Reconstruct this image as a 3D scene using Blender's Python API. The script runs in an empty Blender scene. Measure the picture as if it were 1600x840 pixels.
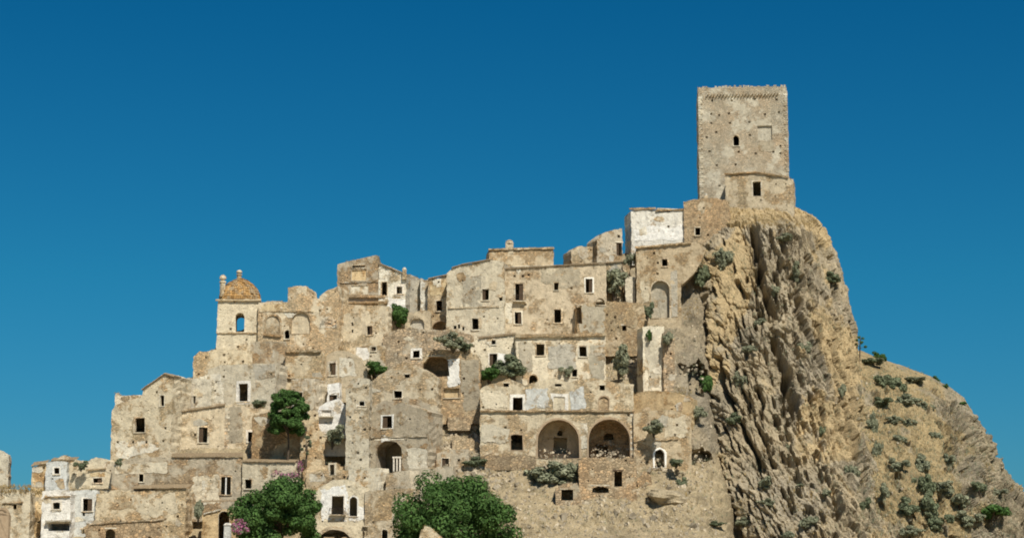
import bpy, math, random
import numpy as np
from mathutils import Vector
from mathutils.geometry import delaunay_2d_cdt
from mathutils.bvhtree import BVHTree

random.seed(7)
rng = np.random.default_rng(7)
sc = bpy.context.scene
COL = sc.collection

# ------------------------------------------------------------------ camera
FPX = 2986.0                      # focal length in photograph pixels (1600 wide)
CY = -300.0
CZ = 1.7
PITCH = math.radians(9.0)
cd = bpy.data.cameras.new("camera")
cam = bpy.data.objects.new("camera", cd)
COL.objects.link(cam)
cd.sensor_width = 36.0
cd.lens = 36.0 * FPX / 1600.0
cd.clip_start = 1.0
cd.clip_end = 20000.0
cam.location = (0, CY, CZ)
cam.rotation_euler = (math.radians(90) + PITCH, 0, 0)
sc.camera = cam

# ------------------------------------------------------------------ sky and sun
SUN_EL = 53.0
SUN_AZ = 23.0                     # degrees to the right of straight behind the camera
world = bpy.data.worlds.new("World")
sc.world = world
world.use_nodes = True
wn = world.node_tree.nodes
wl = world.node_tree.links
bg = wn["Background"]
sky = wn.new("ShaderNodeTexSky")
sky.sky_type = 'NISHITA'
sky.sun_disc = False
sky.sun_elevation = math.radians(SUN_EL)
sky.sun_rotation = math.radians(180 - SUN_AZ)
sky.altitude = 400
sky.air_density = 1.0
sky.dust_density = 0.2
sky.ozone_density = 3.0
tint = wn.new("ShaderNodeMix")
tint.data_type = 'RGBA'
tint.blend_type = 'MULTIPLY'
tint.inputs[0].default_value = 1.0
wl.new(sky.outputs[0], tint.inputs[6])
tc = wn.new("ShaderNodeTexCoord")
sx_ = wn.new("ShaderNodeSeparateXYZ")
wl.new(tc.outputs["Generated"], sx_.inputs[0])
grad = wn.new("ShaderNodeValToRGB")               # polarised deep blue: the air thins upwards
grad.color_ramp.elements[0].position = 0.03
grad.color_ramp.elements[0].color = (0.12, 0.405, 0.61, 1)
grad.color_ramp.elements[1].position = 0.32
grad.color_ramp.elements[1].color = (0.012, 0.41, 0.61, 1)
e_mid = grad.color_ramp.elements.new(0.15)
e_mid.color = (0.06, 0.465, 0.615, 1)
wl.new(sx_.outputs[2], grad.inputs[0])
wl.new(grad.outputs[0], tint.inputs[7])
wl.new(tint.outputs[2], bg.inputs[0])
bg.inputs[1].default_value = 0.085

sd = bpy.data.lights.new("sun", 'SUN')
sd.energy = 5.0
sd.angle = math.radians(0.53)
sd.color = (1.0, 0.95, 0.85)
sun = bpy.data.objects.new("sun", sd)
COL.objects.link(sun)
az, el = math.radians(SUN_AZ), math.radians(SUN_EL)
sdir = Vector((math.sin(az) * math.cos(el), -math.cos(az) * math.cos(el), math.sin(el)))
sun.rotation_euler = sdir.to_track_quat('Z', 'Y').to_euler()
sun.location = sdir * 500

sc.view_settings.view_transform = 'Standard'
sc.view_settings.look = 'None'
sc.view_settings.exposure = 0.15
sc.view_settings.gamma = 1.0
sc.view_settings.use_curve_mapping = False
sc.cycles.max_bounces = 6
sc.cycles.filter_width = 1.9

# ------------------------------------------------------------------ projection helpers
CP, SP = math.cos(PITCH), math.sin(PITCH)
SLOPE = 0.75                      # metres back per metre up on the village hill


def ray(px, py):
    a = (px - 800.0) / FPX
    b = (420.0 - py) / FPX
    return np.array([a + 0 * b, CP - b * SP + 0 * a, SP + b * CP + 0 * a])


def at(px, py, Y):
    d = ray(px, py)
    t = (Y - CY) / d[1]
    return np.array([d[0] * t, Y + 0 * t, CZ + d[2] * t])


def row_y(py):
    """depth of the village hill where a building whose foot is at picture row py stands"""
    d = ray(800, py)
    k = d[2] / d[1]
    return SLOPE * (CZ - 7.0 - CY * k) / (1 - SLOPE * k)


# ------------------------------------------------------------------ noise (numpy perlin)
_perm = np.random.default_rng(3).permutation(256)
_perm = np.concatenate([_perm, _perm, _perm])
_grad = np.random.default_rng(4).normal(size=(256, 3))
_grad /= np.linalg.norm(_grad, axis=1)[:, None]


def pn(x, y, z):
    x, y, z = np.broadcast_arrays(np.asarray(x, float), np.asarray(y, float), np.asarray(z, float))
    xi, yi, zi = np.floor(x).astype(int), np.floor(y).astype(int), np.floor(z).astype(int)
    xf, yf, zf = x - xi, y - yi, z - zi
    xi &= 255
    yi &= 255
    zi &= 255
    def fade(t): return t * t * t * (t * (t * 6 - 15) + 10)
    u, v, w = fade(xf), fade(yf), fade(zf)
    res = 0
    for dx in (0, 1):
        for dy in (0, 1):
            for dz in (0, 1):
                h = _perm[_perm[_perm[xi + dx] + yi + dy] + zi + dz]
                g = _grad[h]
                dot = g[..., 0] * (xf - dx) + g[..., 1] * (yf - dy) + g[..., 2] * (zf - dz)
                wt = (u if dx else 1 - u) * (v if dy else 1 - v) * (w if dz else 1 - w)
                res = res + dot * wt
    return res * 1.6


def fbm(x, y, z, o=4, g=0.5):
    r, a = 0, 1.0
    for i in range(o):
        r = r + a * pn(x, y, z)
        x, y, z, a = x * 2.03 + 11.3, y * 2.03 + 5.1, z * 2.03 + 7.7, a * g
    return r


def sstep(a, b, x):
    t = np.clip((x - a) / (b - a), 0, 1)
    return t * t * (3 - 2 * t)


def facets(u, v, seed, tilt=0.5):
    """angular slabs: every cell of a jittered grid gets its own height and tilt; returns height and distance to the joint"""
    iu, iv = np.floor(u).astype(int), np.floor(v).astype(int)
    f1 = np.full(u.shape, 1e9)
    f2 = np.full(u.shape, 1e9)
    hh = np.zeros(u.shape)
    for du in (-1, 0, 1):
        for dv in (-1, 0, 1):
            cu, cv = iu + du, iv + dv
            h1 = _perm[(_perm[(cu + seed) & 255] + cv) & 255]
            h2 = _perm[(h1 + 57) & 255]
            h3 = _perm[(h2 + 91) & 255]
            h4 = _perm[(h3 + 23) & 255]
            ou, ov = u - (cu + h1 / 255.0), v - (cv + h2 / 255.0)
            d = np.abs(ou) * 0.6 + np.abs(ov) * 0.6 + 0.5 * np.hypot(ou, ov)
            val = h3 / 255.0 + tilt * ((h4 / 127.5 - 1) * ou + (h1 / 127.5 - 1) * 0.6 * ov)
            near = d < f1
            f2 = np.where(near, f1, np.minimum(f2, d))
            hh = np.where(near, val, hh)
            f1 = np.where(near, d, f1)
    return hh, f2 - f1


# ------------------------------------------------------------------ materials
def new_mat(name):
    m = bpy.data.materials.new(name)
    m.use_nodes = True
    nt = m.node_tree
    b = nt.nodes["Principled BSDF"]
    b.inputs["Roughness"].default_value = 0.95
    b.inputs["Specular IOR Level"].default_value = 0.15
    return m, nt, b


class NB:
    def __init__(s, nt):
        s.nt = nt

    def n(s, t, **k):
        nd = s.nt.nodes.new(t)
        for a, v in k.items():
            setattr(nd, a, v)
        return nd

    def l(s, a, b):
        s.nt.links.new(a, b)

    def pos(s, scale=(1, 1, 1), rot=(0, 0, 0), loc=(0, 0, 0)):
        g = s.n("ShaderNodeNewGeometry")
        mp = s.n("ShaderNodeMapping")
        mp.inputs["Scale"].default_value = scale
        mp.inputs["Rotation"].default_value = rot
        mp.inputs["Location"].default_value = loc
        s.l(g.outputs["Position"], mp.inputs[0])
        return mp.outputs[0]

    def noise(s, vec, scale, detail=4, rough=0.55):
        nd = s.n("ShaderNodeTexNoise")
        nd.inputs["Scale"].default_value = scale
        nd.inputs["Detail"].default_value = detail
        nd.inputs["Roughness"].default_value = rough
        s.l(vec, nd.inputs["Vector"])
        return nd.outputs[0]

    def ramp(s, fac, stops):
        r = s.n("ShaderNodeValToRGB")
        cr = r.color_ramp
        while len(cr.elements) < len(stops):
            cr.elements.new(0.5)
        for e, (p, c) in zip(cr.elements, stops):
            e.position = p
            if not hasattr(c, '__len__'):
                c = (c, c, c)
            e.color = (*c[:3], 1)
        s.l(fac, r.inputs[0])
        return r.outputs[0]

    def mix(s, fac, a, b, mode='MIX'):
        m = s.n("ShaderNodeMix", data_type='RGBA', blend_type=mode)
        for sock, v in ((m.inputs[0], fac), (m.inputs[6], a), (m.inputs[7], b)):
            if hasattr(v, 'is_linked') or hasattr(v, 'links'):
                s.l(v, sock)
            elif hasattr(v, '__len__'):
                sock.default_value = (*v[:3], 1)
            else:
                sock.default_value = v
        return m.outputs[2]

    def math(s, op, a, b=0.5):
        m = s.n("ShaderNodeMath", operation=op)
        for sock, v in ((m.inputs[0], a), (m.inputs[1], b)):
            if hasattr(v, 'links'):
                s.l(v, sock)
            else:
                sock.default_value = v
        return m.outputs[0]

    def bump(s, h, b, strength=0.6, dist=0.1):
        bp = s.n("ShaderNodeBump")
        bp.inputs["Strength"].default_value = strength
        bp.inputs["Distance"].default_value = dist
        s.l(h, bp.inputs["Height"])
        s.l(bp.outputs[0], b.inputs["Normal"])


def sc3(c, k):
    return tuple(min(1, v * k) for v in c)


def wall_mat(name, stone, plaster, amt, seed=0.0, cell=3.1, squash=1.7, streak=0.5, worn=1.0, con=1.0, tv=1.0):
    m, nt, b = new_mat(name)
    N = NB(nt)
    p = N.pos(scale=(1, 1, squash), loc=(seed, seed * 2.1, 0))
    p1 = N.pos(loc=(seed * 3.1, seed, 1.7))
    warp = N.noise(p1, 1.6, 3)
    pv = N.n("ShaderNodeVectorMath", operation='ADD')
    N.l(p, pv.inputs[0])
    wv = N.n("ShaderNodeVectorMath", operation='SCALE')
    wc = N.n("ShaderNodeCombineXYZ")
    for i in range(3):
        N.l(warp, wc.inputs[i])
    N.l(wc.outputs[0], wv.inputs[0])
    wv.inputs[3].default_value = 0.5
    N.l(wv.outputs[0], pv.inputs[1])
    vo = N.n("ShaderNodeTexVoronoi")
    vo.inputs["Scale"].default_value = cell
    N.l(pv.outputs[0], vo.inputs["Vector"])
    ve = N.n("ShaderNodeTexVoronoi", feature='DISTANCE_TO_EDGE')
    ve.inputs["Scale"].default_value = cell
    N.l(pv.outputs[0], ve.inputs["Vector"])
    sep = N.n("ShaderNodeSeparateColor")
    N.l(vo.outputs["Color"], sep.inputs[0])
    stones = N.ramp(sep.outputs[0], [(0.0, sc3(stone, 0.62)), (0.35, sc3(stone, 0.92)), (0.7, sc3(stone, 1.12)),
                                     (1.0, sc3((stone[0] * 1.05, stone[1] * 0.98, stone[2] * 0.9), 1.4))])
    if con < 1:
        stones = N.mix(1 - con, stones, stone)
    mort = N.ramp(ve.outputs["Distance"], [(0.02, 0.0), (0.10, 1.0)])
    stones = N.mix(mort, sc3(stone, 0.72), stones)
    # big tonal drift and red / grey patches in the stonework
    big = N.noise(p1, 0.16, 5, 0.6)
    stones = N.mix(N.ramp(big, [(0.35, 0.0), (0.7, 0.75)]), stones,
                   N.mix(1.0, stones, (1.12, 0.93, 0.78), 'MULTIPLY'))
    # plaster remains
    pm = N.noise(p1, 0.33, 7, 0.68)
    e = 0.5 + (0.5 - amt) * 0.42
    oi = N.n("ShaderNodeObjectInfo")
    rnd = oi.outputs["Random"]
    pm = N.math('ADD', pm, N.math('MULTIPLY', N.math('SUBTRACT', rnd, 0.5), 0.08))
    pmask = N.ramp(pm, [(e - 0.035, 0.0), (e + 0.035, 1.0)])
    pt = N.noise(p1, 1.1, 6, 0.7)
    pl = N.ramp(pt, [(0.25, sc3(plaster, 0.74)), (0.5, plaster), (0.75, sc3(plaster, 1.16))])
    col = N.mix(pmask, stones, pl)
    # rain streaks and grey lichen
    ps = N.pos(scale=(1.3, 1.3, 0.16), loc=(seed, 0, 3))
    st = N.noise(ps, 1.0, 6, 0.65)
    col = N.mix(N.ramp(st, [(0.50, 0.0), (0.72, streak)]), col, N.mix(1.0, col, (0.60, 0.60, 0.62), 'MULTIPLY'))
    mid = N.noise(p1, 0.75, 6, 0.75)
    col = N.mix(0.8, col, N.ramp(mid, [(0.28, 0.62), (0.45, 0.95), (0.6, 1.08), (0.75, 1.25)]), 'MULTIPLY')
    pits = N.noise(p1, 2.3, 5, 0.75)
    pitm = N.ramp(pits, [(0.60, 0.0), (0.68, 1.0)])
    col = N.mix(N.math('MULTIPLY', pitm, 0.55 * worn), col, N.mix(1.0, col, (0.45, 0.40, 0.34), 'MULTIPLY'))
    rr_ = N.math('FRACT', N.math('MULTIPLY', rnd, 7.31))
    col = N.mix(tv, col, N.ramp(rr_, [(0.0, (0.90, 0.84, 0.76)), (0.2, (1.08, 1.01, 0.91)), (0.4, (1.0, 1.01, 1.02)), (0.6, (1.2, 1.17, 1.10)), (0.8, (0.96, 0.94, 0.90)), (1.0, (1.28, 1.27, 1.25))]), 'MULTIPLY')
    fine = N.noise(p1, 7.0, 4, 0.7)
    col = N.mix(0.75, col, N.ramp(fine, [(0.25, 0.66), (0.5, 1.0), (0.75, 1.28)]), 'MULTIPLY')
    N.l(col, b.inputs["Base Color"])
    inv = N.math('SUBTRACT', 1.0, pmask)
    h = N.math('MULTIPLY', mort, inv)
    h = N.math('ADD', N.math('MULTIPLY', h, 0.7), N.math('MULTIPLY', N.noise(p1, 3.2, 8, 0.72), 1.4))
    h = N.math('ADD', h, N.math('MULTIPLY', pmask, 0.45))
    h = N.math('SUBTRACT', h, N.math('MULTIPLY', pitm, 0.7))
    N.bump(h, b, 0.85, 0.16)
    return m


STONE = (0.475, 0.39, 0.258)
M = {}
M['tan'] = wall_mat('tan_stone', STONE, (0.565, 0.485, 0.35), 0.5, 1.3)
M['tan2'] = wall_mat('brown_stone', (0.44, 0.345, 0.22), (0.47, 0.38, 0.25), 0.34, 9.3)
M['buff'] = wall_mat('buff_plaster', STONE, (0.585, 0.515, 0.385), 0.68, 4.7)
M['buff2'] = wall_mat('sandy_plaster', (0.43, 0.355, 0.24), (0.55, 0.465, 0.335), 0.6, 14.1)
M['gray'] = wall_mat('grey_plaster', (0.43, 0.355, 0.245), (0.47, 0.43, 0.345), 0.64, 7.9)
M['pale'] = wall_mat('pale_plaster', STONE, (0.62, 0.57, 0.46), 0.68, 11.2)
M['white'] = wall_mat('white_plaster', (0.47, 0.40, 0.28), (0.69, 0.65, 0.55), 0.6, 17.3, streak=0.7)
M['purewhite'] = wall_mat('whitewash', (0.62, 0.56, 0.44), (0.80, 0.77, 0.70), 0.82, 19.3, streak=0.35, worn=0.6, tv=0.3)
M['stained'] = wall_mat('stained_whitewash', (0.58, 0.52, 0.41), (0.70, 0.665, 0.58), 0.62, 53.3, streak=0.8, con=0.6, tv=0.3)
M['bluish'] = wall_mat('bluish_whitewash', (0.45, 0.41, 0.33), (0.57, 0.57, 0.53), 0.7, 23.3, tv=0.4)
M['rub'] = wall_mat('rubble_stone', (0.44, 0.365, 0.255), (0.50, 0.43, 0.315), 0.24, 29.9, cell=1.9, squash=1.35)
M['ochre'] = wall_mat('ochre_plaster', (0.46, 0.34, 0.19), (0.60, 0.48, 0.30), 0.62, 31.7)
M['tower'] = wall_mat('tower_ashlar', (0.52, 0.475, 0.37), (0.535, 0.495, 0.395), 0.5, 37.7, cell=4.2, squash=1.5, streak=0.35, worn=0.15, con=0.55)
M['graypatch'] = wall_mat('cement_render', (0.40, 0.34, 0.24), (0.415, 0.38, 0.30), 0.74, 41.0, streak=0.45)
M['frame'] = wall_mat('pale_stone_surround', (0.56, 0.48, 0.35), (0.62, 0.56, 0.44), 0.6, 43.0, cell=1.5, streak=0.3)
M['framewhite'] = wall_mat('white_surround', (0.7, 0.66, 0.56), (0.80, 0.77, 0.70), 0.85, 47.0, cell=1.5, streak=0.2)


def simple_mat(name, c1, c2, scale=3.0, rough=0.9, bump=0.0, stretch=(1, 1, 1)):
    m, nt, b = new_mat(name)
    N = NB(nt)
    p = N.pos(scale=stretch)
    f = N.noise(p, scale, 5, 0.65)
    N.l(N.ramp(f, [(0.3, c1), (0.7, c2)]), b.inputs["Base Color"])
    b.inputs["Roughness"].default_value = rough
    if bump:
        N.bump(f, b, bump, 0.1)
    return m


M['tile'] = simple_mat('old_roof_tiles', (0.20, 0.145, 0.09), (0.42, 0.33, 0.21), 2.6)
M['tileorange'] = simple_mat('orange_glazed_tiles', (0.22, 0.13, 0.055), (0.52, 0.305, 0.11), 1.1)
def mottled(m):
    nt = m.node_tree
    N = NB(nt)
    b = nt.nodes["Principled BSDF"]
    src = b.inputs["Base Color"].links[0].from_socket
    g_ = N.n("ShaderNodeNewGeometry")
    col = N.mix(1.0, src, N.ramp(g_.outputs["Random Per Island"], [(0.0, (0.55, 0.52, 0.5)), (0.5, (1, 1, 1)), (1.0, (1.25, 1.2, 1.1))]), 'MULTIPLY')
    col = N.mix(N.ramp(N.noise(N.pos(), 0.9, 6, 0.7), [(0.46, 0.0), (0.58, 0.8)]), col, (0.30, 0.24, 0.155))
    N.l(col, b.inputs["Base Color"])


mottled(M['tileorange'])
M['wood'] = simple_mat('weathered_wood', (0.06, 0.04, 0.026), (0.14, 0.095, 0.06), 4.0)
M['iron'] = simple_mat('rusty_iron', (0.04, 0.033, 0.028), (0.09, 0.06, 0.04), 5.0)
M['brick'] = simple_mat('arch_brick', (0.33, 0.235, 0.15), (0.45, 0.345, 0.225), 3.0)


def leaf_mat(name, c1, c2, c3, scale=0.7):
    m, nt, b = new_mat(name)
    N = NB(nt)
    p = N.pos()
    f = N.noise(p, scale, 4, 0.7)
    oi = N.n("ShaderNodeNewGeometry")
    col = N.ramp(f, [(0.3, c1), (0.5, c2), (0.72, c3)])
    rv = N.ramp(oi.outputs["Random Per Island"], [(0.0, 0.6), (1.0, 1.35)])
    col = N.mix(1.0, col, rv, 'MULTIPLY')
    N.l(col, b.inputs["Base Color"])
    b.inputs["Roughness"].default_value = 0.7
    tr = N.n("ShaderNodeBsdfTranslucent")
    N.l(col, tr.inputs[0])
    mx = N.n("ShaderNodeMixShader")
    mx.inputs[0].default_value = 0.2
    N.l(b.outputs[0], mx.inputs[1])
    N.l(tr.outputs[0], mx.inputs[2])
    N.l(mx.outputs[0], nt.nodes["Material Output"].inputs[0])
    return m


M['leaf'] = leaf_mat('deep_green_leaves', (0.04, 0.082, 0.02), (0.07, 0.14, 0.034), (0.12, 0.20, 0.055))
M['leaf2'] = leaf_mat('green_leaves', (0.13, 0.155, 0.085), (0.175, 0.20, 0.115), (0.22, 0.24, 0.145))
M['olive'] = leaf_mat('grey_green_leaves', (0.21, 0.225, 0.14), (0.27, 0.28, 0.18), (0.33, 0.33, 0.22))
M['dry'] = leaf_mat('dry_grass', (0.24, 0.17, 0.07), (0.36, 0.26, 0.11), (0.46, 0.35, 0.17))
M['pink'] = leaf_mat('pink_flowers', (0.35, 0.09, 0.20), (0.50, 0.16, 0.30), (0.55, 0.28, 0.38))
M['bark'] = simple_mat('bark', (0.06, 0.045, 0.03), (0.13, 0.10, 0.07), 3.0, bump=0.5)


def land_mat(name, rock, rockdark, soil, tiltdeg, strength=0.8):
    """rock and soil mixed by the mesh attribute 'soil' (which kind of ground it is)"""
    m, nt, b = new_mat(name)
    N = NB(nt)
    p1 = N.pos()
    ps = N.pos(rot=(0, math.radians(tiltdeg), 0), scale=(1, 1, 1))
    mp = N.n("ShaderNodeMapping")
    mp.inputs["Scale"].default_value = (1.0, 1.0, 0.22)
    N.l(ps, mp.inputs[0])
    strata = N.noise(mp.outputs[0], 0.9, 8, 0.68)
    big = N.noise(p1, 0.11, 5, 0.6)
    fine = N.noise(p1, 3.0, 7, 0.72)
    rc = N.ramp(strata, [(0.25, rockdark), (0.45, rock), (0.6, sc3(rock, 1.12)), (0.8, sc3(rock, 1.3))])
    grey = sum(rock) / 3
    rc = N.mix(N.ramp(big, [(0.42, 0.0), (0.6, 0.75)]), rc, N.mix(0.33, rc, (grey * 0.92, grey * 0.9, grey * 0.82)))
    at_ = N.n("ShaderNodeAttribute", attribute_name='soil')
    sn = N.noise(p1, 0.8, 7, 0.7)
    so = N.ramp(sn, [(0.25, sc3(soil, 0.72)), (0.5, soil), (0.75, sc3(soil, 1.2))])
    f = N.math('ADD', at_.outputs["Fac"], N.math('MULTIPLY', N.math('SUBTRACT', N.noise(p1, 0.6, 6, 0.7), 0.5), 0.9))
    col = N.mix(N.ramp(f, [(0.4, 0.0), (0.6, 1.0)]), rc, so)
    lich = N.noise(p1, 0.45, 7, 0.75)
    col = N.mix(N.ramp(lich, [(0.52, 0.0), (0.66, 0.65)]), col, N.mix(1.0, col, (0.58, 0.60, 0.58), 'MULTIPLY'))
    tone = N.noise(N.pos(loc=(9, 4, 2)), 0.22, 6, 0.7)
    col = N.mix(0.9, col, N.ramp(tone, [(0.3, 0.62), (0.5, 1.0), (0.7, 1.22)]), 'MULTIPLY')
    spk = N.noise(p1, 1.9, 5, 0.8)
    col = N.mix(N.ramp(spk, [(0.58, 0.0), (0.68, 0.6)]), col, N.mix(1.0, col, (0.5, 0.46, 0.4), 'MULTIPLY'))
    col = N.mix(0.85, col, N.ramp(fine, [(0.25, 0.55), (0.5, 1.0), (0.75, 1.4)]), 'MULTIPLY')
    N.l(col, b.inputs["Base Color"])
    h = N.math('ADD', N.math('MULTIPLY', strata, 1.2), N.math('MULTIPLY', fine, 0.7))
    N.bump(h, b, strength, 0.45)
    return m


M['cliff'] = land_mat('cliff_rock', (0.365, 0.295, 0.19), (0.145, 0.118, 0.077), (0.43, 0.325, 0.18), 10)
M['slope'] = land_mat('hill_earth', (0.32, 0.26, 0.17), (0.17, 0.14, 0.095), (0.40, 0.318, 0.195), 10, 1.0)
M['hill'] = land_mat('far_hill_earth', (0.31, 0.252, 0.162), (0.13, 0.108, 0.073), (0.345, 0.262, 0.14), 10)
M['plain'] = simple_mat('dry_plain', (0.34, 0.27, 0.15), (0.44, 0.35, 0.20), 0.05)
M['rockstone'] = simple_mat('loose_stone', (0.30, 0.245, 0.17), (0.56, 0.48, 0.35), 1.6)
_n = NB(M['rockstone'].node_tree)
_b = M['rockstone'].node_tree.nodes['Principled BSDF']
_g = _n.n('ShaderNodeNewGeometry')
_n.l(_n.mix(1.0, _b.inputs['Base Color'].links[0].from_socket, _n.ramp(_g.outputs['Random Per Island'], [(0.0, 0.55), (0.6, 1.0), (1.0, 1.3)]), 'MULTIPLY'), _b.inputs['Base Color'])


# ------------------------------------------------------------------ object helpers
def put(o, parent=None, loc=None):
    COL.objects.link(o)
    if parent is not None:
        o.parent = parent
    if loc is not None:
        o.location = loc
    return o


def tag(o, label=None, cat=None, group=None, kind=None):
    if label: o["label"] = label
    if cat: o["category"] = cat
    if group: o["group"] = group
    if kind: o["kind"] = kind
    return o


def empty(name, loc):
    o = bpy.data.objects.new(name, None)
    o.empty_display_size = 0.5
    put(o, None, loc)
    return o


def mesh(name, verts, faces, mat, parent=None, origin=None, smooth=False):
    """verts in world metres; origin = the thing's base point"""
    v = np.asarray(verts, float)
    og = np.zeros(3) if origin is None else np.asarray(origin, float)
    me = bpy.data.meshes.new(name)
    me.from_pydata((v - og).tolist(), [], [list(f) for f in faces] if not isinstance(faces, np.ndarray) else faces.tolist())
    me.materials.append(mat)
    if smooth:
        me.polygons.foreach_set('use_smooth', [True] * len(me.polygons))
    me.update()
    o = bpy.data.objects.new(name, me)
    put(o, parent, None if parent is not None else tuple(og))
    return o


class MB:
    """collects shapes for one mesh object"""
    def __init__(s):
        s.v, s.f = [], []

    def add(s, verts, faces):
        k = len(s.v)
        s.v.extend([tuple(map(float, q)) for q in verts])
        s.f.extend([tuple(i + k for i in f) for f in faces])

    def hexa(s, c8):
        s.add(c8, [(0, 1, 2, 3), (7, 6, 5, 4), (0, 4, 5, 1), (1, 5, 6, 2), (2, 6, 7, 3), (3, 7, 4, 0)])

    def build(s, name, mat, parent=None, origin=None, smooth=False):
        return mesh(name, s.v, s.f, mat, parent, origin, smooth)


def tube(mb, pts, rad, seg=7, rough=0.0):
    pts = [np.asarray(p, float) for p in pts]
    rings = []
    for i, p in enumerate(pts):
        d = pts[min(i + 1, len(pts) - 1)] - pts[max(i - 1, 0)]
        d /= np.linalg.norm(d) + 1e-9
        a = np.cross(d, [0.31, 0.9, 0.2]); a /= np.linalg.norm(a)
        b = np.cross(d, a)
        rings.append([p + rad[i] * (1 + rough * random.uniform(-1, 1)) * (math.cos(t) * a + math.sin(t) * b)
                      for t in np.linspace(0, 2 * math.pi, seg, endpoint=False)])
    fs = []
    for i in range(len(pts) - 1):
        for j in range(seg):
            fs.append((i * seg + j, i * seg + (j + 1) % seg, (i + 1) * seg + (j + 1) % seg, (i + 1) * seg + j))
    fs.append(tuple(range(seg))[::-1])
    fs.append(tuple((len(pts) - 1) * seg + j for j in range(seg)))
    mb.add([q for r in rings for q in r], fs)


# ------------------------------------------------------------------ land: plain, village hill, cliff, far hill
def grid_faces(nr, nc):
    i = np.arange(nr - 1)[:, None] * nc + np.arange(nc - 1)[None, :]
    i = i.ravel()
    return np.stack([i, i + 1, i + nc + 1, i + nc], 1)


def land(name, P, mat, soil):
    nr, nc = P.shape[:2]
    o = mesh(name, P.reshape(-1, 3), grid_faces(nr, nc), mat, smooth=False)
    a = o.data.attributes.new('soil', 'FLOAT', 'POINT')
    a.data.foreach_set('value', soil.ravel().astype(np.float32))
    o["kind"] = "structure"
    return o


def normals(P):
    du = np.gradient(P, axis=1)
    dv = np.gradient(P, axis=0)
    n = np.cross(du, dv)
    n /= np.linalg.norm(n, axis=2)[..., None] + 1e-9
    if n[n.shape[0] // 2, n.shape[1] // 2, 1] > 0:
        n = -n
    return n


S_ = 9000
n_ = 13
g = np.linspace(-S_, S_, n_)
gx, gy = np.meshgrid(g, g)
gnd = mesh('ground', np.stack([gx.ravel(), gy.ravel(), 0 * gx.ravel()], 1), grid_faces(n_, n_), M['plain'])
gnd["kind"] = "structure"

# village hill: x across, rows from the plain up to the crest and down behind
SKY = [(-900, 880), (-400, 830), (-100, 790), (0, 775), (60, 775), (170, 735), (190, 650), (260, 618), (310, 575), (345, 520), (420, 495), (520, 460),
       (560, 445), (640, 450), (700, 445), (780, 430), (860, 420), (930, 408), (975, 392), (1040, 385), (1085, 360), (1120, 345),
       (1160, 345), (1215, 380), (1260, 520), (1320, 700), (1420, 830)]
spx = np.array([a for a, b in SKY], float)
spy = np.array([b for a, b in SKY], float)
sYY = np.array([row_y(b) for b in spy])
sz = np.array([at(a, b, y)[2] for (a, b), y in zip(SKY, sYY)])
sx = np.array([at(a, b, y)[0] for (a, b), y in zip(SKY, sYY)])
xs = np.linspace(-210, 70, 520)
zt = np.interp(xs, sx, sz)
NR = 190
tt = np.linspace(0, 1, NR)[:, None]
front = 150                       # rows that climb, the rest fall away behind
t_up = np.clip(np.arange(NR)[:, None] / (front - 1), 0, 1)
t_bk = np.clip((np.arange(NR)[:, None] - front + 1) / (NR - front), 0, 1)
Z = -1.0 + (zt[None, :] + 1.0) * t_up
Yg = SLOPE * (Z - 7.0) + np.where(Z < 8, (Z - 8) * 2.2, 0.0)
X = np.broadcast_to(xs[None, :], Z.shape).copy()
PXc = 800 + X / (Yg - CY) * FPX
Yg = Yg + 13 * sstep(1085, 1165, PXc) * sstep(9, 26, Z) + 15 * sstep(1125, 1180, PXc) * (1 - sstep(9, 26, Z)) * (Z > 0.5)
Yg = Yg - 7.0 * (1 - sstep(8, 19, Z)) * sstep(735, 790, PXc) * (1 - sstep(1070, 1125, PXc))
Yg = Yg + 2.3 * sstep(20, 26, Z) * (1 - sstep(990, 1050, PXc)) * sstep(0, 1, Z)
Yg = Yg + 3.2 * (1 - sstep(9, 15, Z)) * (1 - sstep(690, 750, PXc))
Yg = Yg + t_bk * 75
Z = Z - t_bk ** 1.5 * 50 * (zt[None, :] / 60)
nz = fbm(X * 0.16, Yg * 0.16, Z * 0.16, 5)
nz2 = fbm(X * 0.9, Yg * 0.9, Z * 0.9, 4)
terr = 0.5 * (np.floor(Z / 2.2 + 0.8 * pn(X * .1, Z * .1, 3)) * 2.2 - Z) * sstep(0.1, 0.5, nz)
open_ = sstep(690, 760, PXc) * (1 - sstep(22, 30, Z)) + sstep(1000, 1060, PXc)
Yd = (0.6 + 0.5 * open_) * nz + 0.32 * nz2 - open_ * 0.5 * np.exp(-np.abs(pn(X * .22 + Z * .12, Z * .05, 1.5)) / .08)
Yd = np.where(Z > 6, Yd, 0.5 * Yd)
P = np.stack([X, Yg - Yd * 0.6, Z + Yd * 0.55 * (Z > 1) + terr * (0.35 + 0.55 * open_)], 2)
PYc = 420 - FPX * ((P[..., 2] - CZ) * CP - (P[..., 1] - CY) * SP) / ((P[..., 1] - CY) * CP + (P[..., 2] - CZ) * SP)
soil = 0.55 + 0.5 * sstep(690, 760, PYc) - 0.25 * sstep(990, 1060, PXc) * (1 - sstep(690, 740, PYc))
HILL_P = P
hillside = land('hillside', P, M['slope'], soil)


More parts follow.
